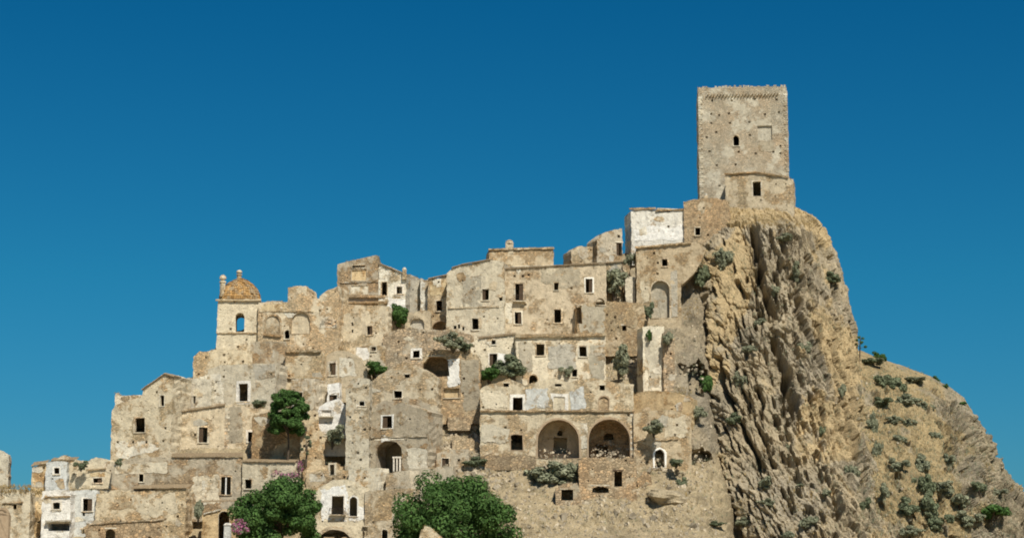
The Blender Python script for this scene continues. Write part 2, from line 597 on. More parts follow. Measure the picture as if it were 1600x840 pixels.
def rock_disp(x, y, z, lean0=0.12, lean1=0.0022, amp=1.0):
    u = x + lean0 * z - lean1 * z * z + 0.45 * y
    u = u + 0.9 * pn(x * .10, y * .10, z * .05 + 9) + 0.25 * pn(x * .35, y * .35, z * .12)
    w = y * 0.45
    v = z
    a1 = 0.35 + 0.65 * sstep(-0.35, 0.5, pn(u * .08, v * .05, 4.4))
    ph = u / 4.6 + 0.5 * pn(v * 0.05, u * 0.05, 2.2)
    saw = 1 - (ph - np.floor(ph))
    ph2 = u / 1.75 + 0.6 * pn(v * 0.11, u * .2, 7.2)
    saw2 = 1 - (ph2 - np.floor(ph2))
    a2 = sstep(-0.4, 0.5, pn(u * .25, v * .10, 8.4 + w * .2))
    d = 0.35 * a1 * saw + 0.15 * a2 * saw2
    jag = 0.10 * pn(x * 1.7, y * 1.7, z * 1.3) + 0.22 * pn(x * .6, y * .6, z * .4)
    f_a, e_a = facets((u + jag) / 3.3, (v + 2 * jag) / 9.0, 11, 1.3)
    f_b, e_b = facets((u + jag * .6) / 1.3, (v + jag) / 3.4, 37, 1.3)
    f_c, e_c = facets((u + jag * .3) / 0.55, (v + jag * .5) / 1.15, 83, 1.2)
    d = d + 1.35 * f_a + 0.6 * f_b + 0.26 * f_c
    d = d - 1.0 * np.exp(-e_a / .045) - 0.55 * np.exp(-e_b / .06) - 0.10 * np.exp(-e_c / .09)
    d = d + 0.4 * fbm(x * .3, y * .3, z * .22, 3) + 0.15 * fbm(x * 1.4, y * 1.4, z * 0.9, 4, 0.6)
    cmask = sstep(-0.15, 0.25, pn(u * .13 + 4, v * .07, w + 1))
    d = d - 1.1 * cmask * np.exp(-np.abs(pn(u / 3.3 + 7, v / 17, w * .4)) / .04)
    d = d + 0.08 * pn(x * 3.1, y * 3.1, z * 2.2)
    pit = pn(u / 1.1 + 3, v / 3.2, w / 2)
    d = d - 1.3 * sstep(0.36, 0.5, pit)
    pit2 = pn(u / 0.55 + 13, v / 1.3, w + 3)
    d = d - 0.55 * sstep(0.36, 0.5, pit2)
    return d * amp


CLIFF = [  # picture row, left, right, depth of the front
    (321, 1136, 1232, 43.5, 5), (328, 1128, 1244, 42.0, 6), (340, 1120, 1262, 38.5, 9), (352, 1112, 1277, 36.0, 11), (385, 1104, 1291, 32.5, 14), (420, 1100, 1303, 30.5, 15),
    (470, 1094, 1320, 28.0, 16), (540, 1088, 1331, 24.0, 17), (600, 1090, 1343, 20.0, 18), (660, 1094, 1362, 16.0, 19),
    (720, 1098, 1385, 11.0, 20), (780, 1108, 1406, 6.5, 21), (840, 1140, 1430, 2.0, 22), (900, 1150, 1452, -3.0, 23)]
cpy, cl, cr_, cyf, cdp = [np.array(v, float) for v in zip(*CLIFF)]
NRc, NCc = 430, 430
pyv = np.linspace(321, 900, NRc)[:, None]
L = np.interp(pyv, cpy, cl) - 12
R = np.interp(pyv, cpy, cr_)
Yf = np.interp(pyv, cpy, cyf)
Dp = np.interp(pyv, cpy, cdp)
th = np.linspace(-0.35, math.pi + 0.9, NCc)[None, :]
cs, sn_ = np.cos(th), np.sin(th)
e_ = 2 / 2.3
PXk = (L + R) / 2 - (R - L) / 2 * np.sign(cs) * np.abs(cs) ** e_
Yk = Yf + Dp * (1 - np.sign(sn_) * np.abs(sn_) ** e_)
PYk = np.broadcast_to(pyv, PXk.shape)
p3 = at(PXk, PYk, Yk)
P = np.moveaxis(p3, 0, 2).copy()
CRACKS = [([(1176, 360), (1182, 400), (1191, 450), (1203, 488)], 7, 4.2), ([(1206, 530), (1220, 582), (1237, 640)], 7, 4.6),
          ([(1127, 565), (1137, 618), (1156, 660), (1176, 700), (1192, 738)], 6, 2.4), ([(1107, 480), (1104, 560), (1101, 612)], 7, 3.0),
          ([(1312, 640), (1328, 700), (1345, 765)], 5, 2.2), ([(1243, 430), (1246, 492)], 5, 2.0), ([(1250, 495), (1272, 548)], 5, 2.0),
          ([(1298, 775), (1310, 812)], 6, 2.2), ([(1150, 570), (1172, 640), (1205, 715)], 4, 1.6), ([(1120, 720), (1138, 775), (1160, 836)], 9, 2.2),
          ([(1225, 640), (1232, 700), (1250, 760)], 4, 1.3), ([(1275, 560), (1290, 620), (1310, 640)], 4, 1.2), ([(1150, 440), (1165, 465)], 7, 1.3),
          ([(1278, 380), (1296, 425)], 5, 1.4), ([(1215, 360), (1225, 420)], 4, 1.2), ([(1185, 610), (1192, 660)], 5, 1.6)]


def dist_poly(px, py, pts):
    d = np.full(px.shape, 1e9)
    for (x0, y0), (x1, y1) in zip(pts[:-1], pts[1:]):
        vx, vy = x1 - x0, y1 - y0
        t = np.clip(((px - x0) * vx + (py - y0) * vy) / (vx * vx + vy * vy), 0, 1)
        d = np.minimum(d, np.hypot(px - x0 - t * vx, py - y0 - t * vy))
    return d


n0 = normals(P)
smooth_face = np.exp(-(((PXk - 1150) / 26) ** 2 + ((PYk - 430) / 62) ** 2) ** 2)   # the bare earthy face under the tower
amp = (1 - 0.8 * smooth_face) * (0.35 + 0.65 * sstep(325, 370, PYk)) * (0.52 + 0.34 * sstep(-.3, .4, pn(P[..., 0] * .11, P[..., 2] * .07, 6.6)))
dd = rock_disp(P[..., 0], P[..., 1], P[..., 2]) * amp
wob = 6 * pn(PXk * .05, PYk * .05, 1.0) + 3 * pn(PXk * .15, PYk * .12, 2.0)
for pts, w_, dep in CRACKS:
    ds = dist_poly(PXk + wob, PYk, pts)
    dd = dd - 1.4 * dep * np.exp(-(ds / (w_ * (.62 + .3 * pn(PXk * .06, PYk * .06, 4.5)))) ** 4)
    right = dist_poly(PXk - w_ * 1.5 + wob, PYk, pts)
    dd = dd + 0.22 * dep * np.exp(-(right / (w_ * 1.2)) ** 2)
sr = np.random.default_rng(91)
for _ in range(230):                                    # elongated cavities along the beds
    cy_ = sr.uniform(365, 850)
    f_ = sr.uniform(0.04, 0.97) ** .8
    i_ = int((cy_ - 321) / 579 * (NRc - 1))
    cx_ = float(L[i_, 0] + 14 + (R[i_, 0] - L[i_, 0] - 16) * f_)
    if smooth_face[i_, int(np.clip(np.searchsorted(PXk[i_, 60:-90], cx_) + 60, 0, NCc - 1))] > .3 and sr.random() < .8:
        continue
    ln, wd = sr.uniform(5, 13) * (1.7 if sr.random() < .18 else 1), sr.uniform(1.6, 3.6)
    lean_ = 0.12 + 0.28 * (cy_ - 365) / 485 + sr.normal() * .07
    r0, r1 = max(0, i_ - 40), min(NRc, i_ + 41)
    ry = PYk[r0:r1] - cy_
    rx = PXk[r0:r1] - cx_ - lean_ * ry + 1.5 * pn(PXk[r0:r1] * .2, PYk[r0:r1] * .2, cx_)
    k_ = np.clip(1 - (rx / wd) ** 2 - (ry / ln) ** 2, 0, 1)
    dd[r0:r1] -= sr.uniform(.9, 2.0) * sstep(0, .35, k_)
    k2 = np.clip(1 - ((rx - wd * 1.5) / wd) ** 2 - (ry / ln) ** 2, 0, 1)
    dd[r0:r1] += .35 * np.sqrt(k2)
P = P + n0 * dd[..., None]
soil = 0.18 + 0.6 * fbm(P[..., 0] * .2, P[..., 1] * .2, P[..., 2] * .12, 4) - 0.35 * sstep(560, 640, PYk) * np.exp(-((PXk - 1190) / 70) ** 2) + 1.0 * smooth_face + 0.75 * np.exp(-((PYk - 340) / 16) ** 2) + 0.75 * np.exp(-(((PXk - 1115) / 25) ** 2 + ((PYk - 545) / 70) ** 2)) \
    + 0.6 * sstep(0.05, 0.4, pn(P[..., 0] * .08, P[..., 2] * .06, 5))
CLIFF_P = P
cliff = land('cliff', P, M['cliff'], soil)

HSK = [(1230, 560), (1300, 548), (1345, 545), (1375, 558), (1420, 573), (1455, 586), (1480, 602), (1505, 620), (1526, 655), (1546, 701), (1571, 737), (1600, 767),
       (1660, 806), (1760, 850), (1900, 885)]
hx, hy = [np.array(v, float) for v in zip(*HSK)]
NRh, NCh = 330, 520
pxh = np.linspace(1230, 1900, NCh)[None, :]
top = np.interp(pxh, hx, hy) + 2
s = np.linspace(0, 1, NRh)[:, None]
fr = np.clip(s / 0.85, 0, 1)
back = np.clip((s - 0.85) / 0.15, 0, 1)
q = 1 - fr                         # 1 at the foot, 0 at the skyline
q2 = q ** 1.35
PYh = top + (905 - top) * q2
Yh = 62 - 52 * np.sqrt(np.clip(1 - (1 - q2) ** 2, 0, 1)) + 6 * np.sin(pxh / 60.0) * q2
PXh = np.broadcast_to(pxh, PYh.shape)
P = np.moveaxis(at(PXh, PYh, Yh), 0, 2).copy()
n0 = normals(P)
rocky = sstep(1470, 1505, PXh + 0.25 * (700 - PYh)) * 0.9 + 0.3 * sstep(0.0, 0.4, pn(P[..., 0] * .1, P[..., 1] * .05, P[..., 2] * .1))
dd = rock_disp(P[..., 0], P[..., 1], P[..., 2], 0.2, 0.0, 0.9) * np.clip(rocky, 0.12, 1) * (1 - back) * (.15 + .85 * sstep(0.0, .16, q2))
dd = dd + 0.9 * fbm(P[..., 0] * .13, P[..., 1] * .08, P[..., 2] * .09, 5) * (1 - back) * sstep(0, 0.1, q2)
dd = dd + (1 - back) * sstep(0, .15, q2) * (0.55 * pn(PXh / 17 + 1.2 * pn(PXh * .02, PYh * .02, 3), PYh / 120, 2.5) + 0.3 * fbm(P[..., 0] * .9, P[..., 1] * .5, P[..., 2] * .6, 4, .65) + .8 * sstep(.25, .5, pn(PXh / 30, PYh / 30, 9)) * np.abs(fbm(P[..., 0] * .5, P[..., 1] * .5, P[..., 2] * .3, 4)))
ds = dist_poly(PXh, PYh, [(1490, 640), (1500, 690), (1505, 730), (1515, 790)])
dd = dd - 6.0 * np.exp(-(ds / 8) ** 4) * (.6 + .6 * pn(PXh * .05, PYh * .05, 7.7))
hr = np.random.default_rng(17)
for _ in range(110):                                    # cavities in the crags of the far hill
    if _ < 75:
        cy_ = hr.uniform(640, 850)
        cx_ = float(np.interp(cy_, [600, 640, 700, 765, 850], [1470, 1518, 1545, 1595, 1700])) - hr.uniform(6, 75)
    else:
        cx_, cy_ = hr.uniform(1350, 1500), hr.uniform(600, 840)
    ln, wd = hr.uniform(4, 12), hr.uniform(1.8, 4.2)
    ry = PYh - cy_
    rx = PXh - cx_ - .3 * ry + 2 * pn(PXh * .15, PYh * .15, cx_)
    k_ = np.clip(1 - (rx / wd) ** 2 - (ry / ln) ** 2, 0, 1)
    dd = dd - hr.uniform(.9, 2.2) * sstep(0, .35, k_) * (1 - back) + .5 * np.sqrt(np.clip(1 - ((rx - wd * 1.5) / wd) ** 2 - (ry / ln) ** 2, 0, 1)) * (1 - back)
P = P + n0 * dd[..., None]
P[..., 1] += back * 70
P[..., 2] -= back ** 1.5 * (P[..., 2]) * 0.8
soil = 0.9 - 0.85 * rocky + 0.55 * fbm(P[..., 0] * .25, P[..., 1] * .1, P[..., 2] * .18, 4)
far_hill = land('far_hill', P, M['hill'], soil)


def bvh(P):
    nr, nc = P.shape[:2]
    return BVHTree.FromPolygons(P.reshape(-1, 3).tolist(), grid_faces(nr, nc).tolist())


TREES_B = [bvh(HILL_P), bvh(CLIFF_P), bvh(P)]


def surf(px, py, fallback=True):
    """the point of the land seen at a picture position"""
    d = Vector(ray(px, py)).normalized()
    best = None
    for b in TREES_B:
        h = b.ray_cast(Vector((0, CY, CZ)), d)
        if h[0] is not None and (best is None or h[3] < best[1]):
            best = (np.array(h[0]), h[3])
    return best[0] if best else (at(px, py, row_y(py)) if fallback else None)


# ------------------------------------------------------------------ walls
def inpoly(pts, poly):
    x, y = pts[:, 0], pts[:, 1]
    c = np.zeros(len(pts), bool)
    n = len(poly)
    for i in range(n):
        x0, y0 = poly[i]
        x1, y1 = poly[(i + 1) % n]
        if y0 == y1:
            continue
        m = ((y0 > y) != (y1 > y)) & (x < (x1 - x0) * (y - y0) / (y1 - y0) + x0)
        c ^= m
    return c


def resample(poly, step, keep_closed=True):
    out = []
    n = len(poly)
    for i in range(n):
        a, b = np.array(poly[i]), np.array(poly[(i + 1) % n])
        k = max(1, int(math.ceil(np.hypot(*(b - a)) / step)))
        for j in range(k):
            out.append(tuple(a + (b - a) * j / k))
    return out


def triang(outline, holes, step):
    """constrained triangulation of an outline with holes, with inner points"""
    o = np.array(outline)
    lo, hi = o.min(0), o.max(0)
    nx, ny = max(2, int((hi[0] - lo[0]) / step)), max(2, int((hi[1] - lo[1]) / step))
    gx, gy = np.meshgrid(np.linspace(lo[0], hi[0], nx), np.linspace(lo[1], hi[1], ny))
    g = np.stack([gx.ravel(), gy.ravel()], 1) + rng.uniform(-.3, .3, (nx * ny, 2)) * step
    k = inpoly(g, outline)
    for h in holes:
        k &= ~inpoly(g, h)
    g = g[k]
    verts, edges = [], []
    for lp in [outline] + holes:
        b = len(verts)
        verts += [Vector(p) for p in lp]
        edges += [(b + i, b + (i + 1) % len(lp)) for i in range(len(lp))]
    verts += [Vector(p) for p in g.tolist()]
    vo, _, fo, *_r = delaunay_2d_cdt(verts, edges, [], 0, 1e-4)
    vo = np.array([tuple(v) for v in vo])
    f = np.array([tuple(t) for t in fo if len(t) == 3])
    c = vo[f].mean(1)
    k = inpoly(c, outline)
    for h in holes:
        k &= ~inpoly(c, h)
    f = f[k]
    if not len(f):
        return vo, f
    use, inv = np.unique(f.ravel(), return_inverse=True)
    return vo[use], inv.reshape(-1, 3)


def biggest(vo, f):
    """keep the largest connected piece"""
    if not len(f):
        return vo, f
    lab = np.arange(len(vo))
    while True:
        m = lab[f].min(1)
        new = lab.copy()
        for i in range(3):
            np.minimum.at(new, f[:, i], m)
        if (new == lab).all():
            break
        lab = new
    r, n = np.unique(lab[f[:, 0]], return_counts=True)
    f = f[lab[f[:, 0]] == r[n.argmax()]]
    use, inv = np.unique(f.ravel(), return_inverse=True)
    return vo[use], inv.reshape(-1, 3)


class Plane:
    """a vertical wall plane through a point of the place"""
    def __init__(s, px, Y, yaw, seed=0.0):
        base = at(px, 420, Y)
        face = -math.atan((px - 800.0) / FPX) + math.radians(yaw)
        s.o = np.array([base[0], Y])
        s.n = np.array([math.sin(face), -math.cos(face)])
        s.u = np.array([math.cos(face), math.sin(face)])
        s.seed = seed

    def uz(s, px, py):
        d = ray(px, py)
        t = (s.n @ (s.o - np.array([0, CY]))) / (s.n @ d[:2])
        hit = np.array([0, CY]) + d[:2] * t
        return float((hit - s.o) @ s.u), float(CZ + d[2] * t)

    def w(s, u, z, n=0.0):
        u, z, n = np.broadcast_arrays(np.asarray(u, float), np.asarray(z, float), np.asarray(n, float))
        return np.stack([s.o[0] + s.u[0] * u + s.n[0] * n, s.o[1] + s.u[1] * u + s.n[1] * n, z], -1)

    def relief(s, u, z):
        k = s.seed
        return 0.07 * pn(np.asarray(u) * .45 + k, np.asarray(z) * .45, k) + 0.045 * pn(np.asarray(u) * 1.7 + k, np.asarray(z) * 1.7, k + 3) + 0.03 * pn(np.asarray(u) * 4 + k, np.asarray(z) * 4, k + 3)


def hole_loop(u0, z0, u1, z1, arch, jit=0.0):
    if not arch:
        lp = [(u0, z0), (u1, z0), (u1, z1), ((u0 + u1) / 2, z1), (u0, z1)]
    else:
        r = (u1 - u0) / 2
        rise = min(r * arch, (z1 - z0) * 0.9)
        zs = z1 - rise
        lp = [(u0, z0), (u1, z0)]
        k = 12 if (u1 - u0) > 2.5 else 8
        for i in range(k + 1):
            a = math.pi * i / k
            lp.append(((u0 + u1) / 2 + r * math.cos(a), zs + rise * math.sin(a)))
    if jit:
        lp = [(a + random.uniform(-jit, jit), b + random.uniform(-jit, jit)) for a, b in lp]
    return lp


def O(x0, y0, x1, y1, arch=0, fr=0.13, m='frame', depth=0.5, back=None, kind='window', sill=None, mull=0, rail=0, bm=None, jit=0.05, proud=0.05, lintel=0, shut=0):
    return dict(x0=x0, y0=y0, x1=x1, y1=y1, arch=arch, fr=fr, m=m, depth=depth, back=back, kind=kind, sill=sill, mull=mull, rail=rail,
                bm=bm, jit=jit, proud=proud, lintel=lintel, shut=shut)


def bar(pl, u0, z0, u1, z1, h, n0, n1, step=0.6, jit=0.065):
    """a rough ledge running along a wall from (u0,z0) to (u1,z1)"""
    k = max(2, int(abs(u1 - u0) / step) + 1)
    mb = MB()
    vs = []
    for i in range(k):
        t = i / (k - 1)
        u, z = u0 + (u1 - u0) * t, z0 + (z1 - z0) * t
        j = lambda: random.uniform(-jit, jit)
        vs += [pl.w(u, z + j(), n1 + j()), pl.w(u, z + h + j(), n1 + j()), pl.w(u, z + h + j(), n0), pl.w(u, z, n0)]
    fs = []
    for i in range(k - 1):
        for a in range(4):
            b = (a + 1) % 4
            fs.append((i * 4 + a, i * 4 + b, (i + 1) * 4 + b, (i + 1) * 4 + a))
    fs += [(0, 1, 2, 3)[::-1], tuple((k - 1) * 4 + a for a in range(4))]
    mb.add(vs, fs)
    return mb


_hs = [0]
CARVE = []
TOPS = []


def house(label, prof, b, mat, ops=(), yaw=0, d=6.0, ext=22, dy=0.0, rag=0.26, holes=4, patch=(), ledge=(), roof=None,
          name='stone_house', cat='house', quoin=(), xr=None, group=None, through=False, pholes=(), vary=True):
    """one building: front outline given by its top profile and foot row, extruded back"""
    _hs[0] += 1
    seed = _hs[0] * 3.7
    if vary:
        dy = dy + random.uniform(-.6, 1.7)
        if yaw == 0 and d >= 4:
            yaw = random.uniform(5, 16) * (-1 if (prof[0][0] + prof[-1][0]) / 2 < 760 or random.random() < .3 else 1)
    Y = row_y(b) - 1.0 + dy
    xl, xrr = prof[0][0], prof[-1][0]
    pl = Plane((xl + xrr) / 2, Y, yaw, seed)
    bot = b + ext
    pts = [pl.uz(xl, bot)] + [pl.uz(*p) for p in prof] + [pl.uz(xrr, bot)]
    pts[0] = (pts[1][0], pts[0][1])
    pts[-1] = (pts[-2][0], pts[-1][1])
    z_b = pl.uz((xl + xrr) / 2, b)[1]
    org = pl.w((pts[0][0] + pts[-1][0]) / 2, z_b)
    root = tag(empty(name, tuple(org)), label, cat, group)
    # ragged outline
    out = resample(pts[::-1], 0.55)
    zlow = min(p[1] for p in pts) + 0.05
    ol = []
    st = 0
    for (u, z) in out:
        if z <= zlow:
            ol.append((u, z)); continue
        if random.random() < 0.35:
            st = random.uniform(-1, 1)
        side = abs(u - pts[0][0]) < 0.02 or abs(u - pts[-1][0]) < 0.02
        ol.append((u + random.uniform(-.09, .09), z + (0 if side else rag * (0.7 * st + 0.5 * random.uniform(-1, 1)))))
    hl, info = [], []
    for o in ops:
        if vary and o['kind'] == 'window' and o['back'] is None and not o['shut'] and not o['mull'] and 8 <= o['x1'] - o['x0'] <= 20 and random.random() < .3:
            o['shut'] = random.choice((1, 2))
        u0, z0 = pl.uz(o['x0'], o['y1'])
        u1, z1 = pl.uz(o['x1'], o['y0'])
        lp = hole_loop(u0, z0, u1, z1, o['arch'], o['jit'])
        hl.append(lp)
        info.append((o, u0, z0, u1, z1, lp))
        CARVE.append((pl, u0, u1, z0, z1, max(o['depth'], 2.0) + (4.0 if o['back'] else 1.2)))
    # beam holes left in the masonry
    small = []
    umin, umax = pts[0][0], pts[-1][0]
    ztop = max(p[1] for p in pts)
    tries = 0
    spots = [pl.uz(*p) for p in pholes]
    holes = int(holes * 1.3)
    while len(small) < holes + len(pholes) and tries < 500:
        tries += 1
        pre = bool(spots)
        if spots:
            cu, cz = spots.pop()
        else:
            cu, cz = random.uniform(umin + .5, umax - .5), random.uniform(z_b + .6, ztop - .6)
        s_ = random.choice((.09, .12, .15, .2))
        if pre:
            s_ = .2
        lp = [(cu - s_, cz - s_), (cu + s_ * .9, cz - s_ * 1.1), (cu + s_, cz + s_), (cu - s_ * 1.1, cz + s_ * .8)]
        if not inpoly(np.array([(cu - .4, cz), (cu + .4, cz), (cu, cz + .5)]), ol).all():
            continue
        bad = False
        for (o, u0, z0, u1, z1, _) in info:
            if u0 - .5 < cu < u1 + .5 and z0 - .5 < cz < z1 + .5:
                bad = True
        for q in small:
            if abs(q[0][0] - lp[0][0]) < .7 and abs(q[0][1] - lp[0][1]) < .7:
                bad = True
        if not bad:
            small.append(lp)
    vo, f = triang(ol, hl + small, 0.6)
    V, Fc = [], []
    V.append(pl.w(vo[:, 0], vo[:, 1], pl.relief(vo[:, 0], vo[:, 1])))
    Fc += f.tolist()
    k = len(vo)

    def strip(lp, depths, flip=False, wob=0.0):
        nonlocal k
        a = np.array(lp)
        n = len(a)
        base = pl.relief(a[:, 0], a[:, 1])
        for j, dpt in enumerate(depths):
            du = rng.uniform(-wob, wob, n) if 0 < j < len(depths) - 1 else 0
            V.append(pl.w(a[:, 0] + du, a[:, 1] + (du if wob else 0), base - dpt if j == 0 else -dpt))
        for j in range(len(depths) - 1):
            for i in range(n):
                q0, q1 = k + j * n + i, k + j * n + (i + 1) % n
                Fc.append((q0, q0 + n, q1 + n, q1) if flip else (q0, q1, q1 + n, q0 + n))
        k += n * len(depths)
        return k - n
    nd = max(2, int(d / 1.1) + 1)
    kb = strip(ol, list(np.linspace(0, d, nd)), wob=0.06)
    if not through:
        Fc.append(tuple(range(kb, kb + len(ol))))
    else:
        vb, fb = triang(ol, hl, 1.2)
        V.append(pl.w(vb[:, 0], vb[:, 1], -d))
        Fc += (fb + k).tolist()
        k += len(vb)
    for (o, *_q, lp) in info:
        strip(lp, [0, d if through else o['depth']])
    for lp in small:
        kk = strip(lp, [0, 0.45])
        Fc.append(tuple(range(kk, kk + 4)))
    mesh('wall', np.concatenate(V), Fc, M[mat], root, org)
    for (u, z) in ol:
        if z > zlow + 2 and abs(u - umin) > .3 and abs(u - umax) > .3 and random.random() < .3:
            TOPS.append(pl.w(u, z - .05, random.uniform(-.8, .0)))
    for lg in ledge:
        for _ in range(3):
            if random.random() < .5:
                t_ = random.random()
                uu_, zz_ = pl.uz(lg[0] + (lg[2] - lg[0]) * t_, lg[1] + (lg[3] - lg[1]) * t_)
                TOPS.append(pl.w(uu_, zz_ + lg[4] - .05, lg[5] * .6))
    # openings
    for (o, u0, z0, u1, z1, lp) in info:
        window(pl, root, org, o, u0, z0, u1, z1, lp, mat)
    patch = list(patch)
    if vary and d >= 4:
        for _ in range(random.choice((1, 2, 2, 3))):
            w_, h_ = random.uniform(10, 26), random.uniform(8, 22)
            cx_ = random.uniform(xl + 4, xrr - 4)
            cy_ = random.uniform(min(p[1] for p in prof) + 8, b - 4)
            n_ = 7
            patch.append(([(cx_ + w_ * .5 * random.uniform(.5, 1.2) * math.cos(a_), cy_ + h_ * .5 * random.uniform(.5, 1.2) * math.sin(a_)) for a_ in [2 * math.pi * q_ / n_ for q_ in range(n_)]],
                          random.choice(('pale', 'pale', 'buff', 'gray', 'gray', 'tan2', 'buff2'))))
    for pi_, (poly, pm) in enumerate(patch):
        pz = [pl.uz(*p) for p in poly]
        pz = resample(pz, 0.22)
        pzn = np.array(pz)
        wb = min(.5, .09 * float((pzn.max(0) - pzn.min(0)).min()))
        pz = [(a + wb * g1 + random.uniform(-.06, .06), c + wb * g2 + random.uniform(-.06, .06)) for a, c, g1, g2 in zip(pzn[:, 0], pzn[:, 1], fbm(pzn[:, 0] * .7, pzn[:, 1] * .7, seed, 4, .65), fbm(pzn[:, 0] * .7 + 9, pzn[:, 1] * .7, seed, 4, .65))]
        vo, f = triang(pz, hl + small, 0.5)
        if not len(f):
            continue
        f = f[inpoly(vo[f].mean(1), ol)]
        vo, f = biggest(vo, f)
        if len(f):
            mesh('plaster_patch', pl.w(vo[:, 0], vo[:, 1], pl.relief(vo[:, 0], vo[:, 1]) + 0.03 + .012 * pi_), f.tolist(), M[pm], root, org)
    for lg in ledge:
        x0, y0, x1, y1, hh, out_ = lg[:6]
        lm = lg[6] if len(lg) > 6 else mat
        u0, za = pl.uz(x0, y0)
        u1, zb = pl.uz(x1, y1)
        bar(pl, u0, za, u1, zb, hh, -0.05, out_).build('cornice', M[lm], root, org)
    for (x, y0, y1, sd) in quoin:
        uq, zq1 = pl.uz(x, y0)
        _, zq0 = pl.uz(x, y1)
        z, i = zq0, 0
        while z < zq1:
            hq = random.uniform(.38, .55)
            wq = .75 if i % 2 else .45
            mb = MB()
            ua, ub = (uq, uq + wq) if sd > 0 else (uq - wq, uq)
            j = lambda: random.uniform(-.03, .03)
            c8 = [pl.w(a + j(), c + j(), n) for n in (0.09, -0.3) for a, c in ((ua, z), (ub, z), (ub, z + hq - .05), (ua, z + hq - .05))]
            mb.hexa(c8)
            mb.build('quoin_stone', M['frame' if mat != 'tower' else 'tower'], root, org)
            z += hq
            i += 1
    for rf in ([roof] if roof and not isinstance(roof, list) else (roof or [])):
        x0, y0, x1, y1, rise, dep = rf
        tile_roof(pl, root, org, x0, y0, x1, y1, rise, dep)
    return root, pl, org


def window(pl, root, org, o, u0, z0, u1, z1, lp, wallmat):
    fr = o['fr']
    par = None
    if fr > 0:
        i_ = 0.03
        inner = hole_loop(u0 + i_, z0 + i_, u1 - i_, z1 - i_, o['arch'])
        outer = hole_loop(u0 - fr, z0 - (fr if o['kind'] == 'window' else 0.02), u1 + fr, z1 + fr, o['arch'])
        jj = 0.05
        inner = [(a + random.uniform(-jj, jj), c + random.uniform(-jj, jj)) for a, c in inner]
        outer = [(a + random.uniform(-jj, jj) * 1.5, c + random.uniform(-jj, jj) * 1.5) for a, c in outer]
        n = len(inner)
        pr = o['proud']
        vs = [pl.w(a, c, pr) for a, c in inner] + [pl.w(a, c, pr) for a, c in outer] + [pl.w(a, c, -0.2) for a, c in outer] + [pl.w(a, c, -o['depth'] - .02) for a, c in inner]
        fs = []
        for i in range(n):
            j = (i + 1) % n
            fs += [(i, n + i, n + j, j), (n + i, 2 * n + i, 2 * n + j, n + j), (i, j, 3 * n + j, 3 * n + i)]
        par = mesh(o['kind'] if o['kind'] != 'niche' else 'niche_surround', vs, fs, M[o['m']], root, org)
        if o['kind'] == 'window' and (o['sill'] or o['sill'] is None) and (u1 - u0) > 0.7:
            bar(pl, u0 - fr * .9, z0 - .14, u1 + fr * .9, z0 - .14, .13, -.1, pr + .1, jit=.015).build('sill', M['frame'], par, org)
    elif o['kind'] in ('window', 'doorway') and o['back'] is None:
        # bare opening: only its stone lintel is left
        par = bar(pl, u0 - .2, z1 + (-.02 if not o['arch'] else .05), u1 + .2, z1 + (-.02 if not o['arch'] else .05), .2, -.4, .04, jit=.02).build(o['kind'], M['frame'] if not o['lintel'] else M['wood'], root, org)
    if o['back'] is not None:
        lp2 = resample(lp, .5)
        hl, inf = [], []
        for q in o['back']:
            a0, c0 = pl.uz(q['x0'], q['y1'])
            a1, c1 = pl.uz(q['x1'], q['y0'])
            l2 = hole_loop(a0, c0, a1, c1, q['arch'], .06)
            hl.append(l2)
            inf.append((q, a0, c0, a1, c1, l2))
        vo, f = triang(lp2, hl, .5)
        vs = list(pl.w(vo[:, 0], vo[:, 1], pl.relief(vo[:, 0], vo[:, 1]) - o['depth'] + .05))
        fs = f.tolist()
        for (q, a0, c0, a1, c1, l2) in inf:
            k = len(vs)
            n = len(l2)
            vs += [pl.w(a, c, -o['depth'] + .05) for a, c in l2] + [pl.w(a, c, -o['depth'] - 3.2) for a, c in l2]
            fs += [(k + i, k + (i + 1) % n, k + n + (i + 1) % n, k + n + i) for i in range(n)]
            fs.append(tuple(range(k + n, k + 2 * n)))
        nb = mesh('niche' if o['depth'] > .6 or not fr else 'blocked_window', vs, fs, M[o['bm'] or wallmat], root, org)
    if o['mull']:
        mb = MB()
        um = (u0 + u1) / 2
        mb.hexa([pl.w(a, c, n) for n in (-.05, -.2) for a, c in ((um - .1, z0), (um + .1, z0), (um + .1, z1), (um - .1, z1))])
        mb.build('mullion', M['framewhite'], par or root, org)
    if o['shut']:
        mb = MB()
        w_ = (u1 - u0) * .46
        for s0 in ((u0 + .05,) if o['shut'] == 1 else (u1 - w_ - .05,)):
            for q in range(4):
                a = s0 + w_ * q / 4
                mb.hexa([pl.w(a_, c, n) for n in (-.12, -.17) for a_, c in ((a, z0 + .05), (a + w_ / 4 - .03, z0 + .05), (a + w_ / 4 - .03, z1 - .05), (a, z1 - .08))])
        mb.build('shutter', M['wood'], par or root, org)
    if o['rail']:
        mb = MB()
        a0, a1, hh = u0 - .35, u1 + .35, .95
        mb.hexa([pl.w(a, c, n) for n in (.75, -.1) for a, c in ((a0, z0 - .16), (a1, z0 - .16), (a1, z0 - .02), (a0, z0 - .02))])
        bal = mb.build('balcony', M['frame'], root, org)
        mb = MB()
        k = 9
        for i in range(k + 1):
            a = a0 + .04 + (a1 - a0 - .08) * i / k
            tube(mb, [pl.w(a, z0 - .02, .7), pl.w(a, z0 + hh, .7)], [.022, .022], 4)
        tube(mb, [pl.w(a0, z0 + hh, .7), pl.w(a1, z0 + hh, .7)], [.035, .035], 5)
        for a in (a0 + .03, a1 - .03):
            tube(mb, [pl.w(a, z0 + hh, .7), pl.w(a, z0 + hh, 0)], [.03, .03], 5)
        mb.build('railing', M['iron'], bal, org)


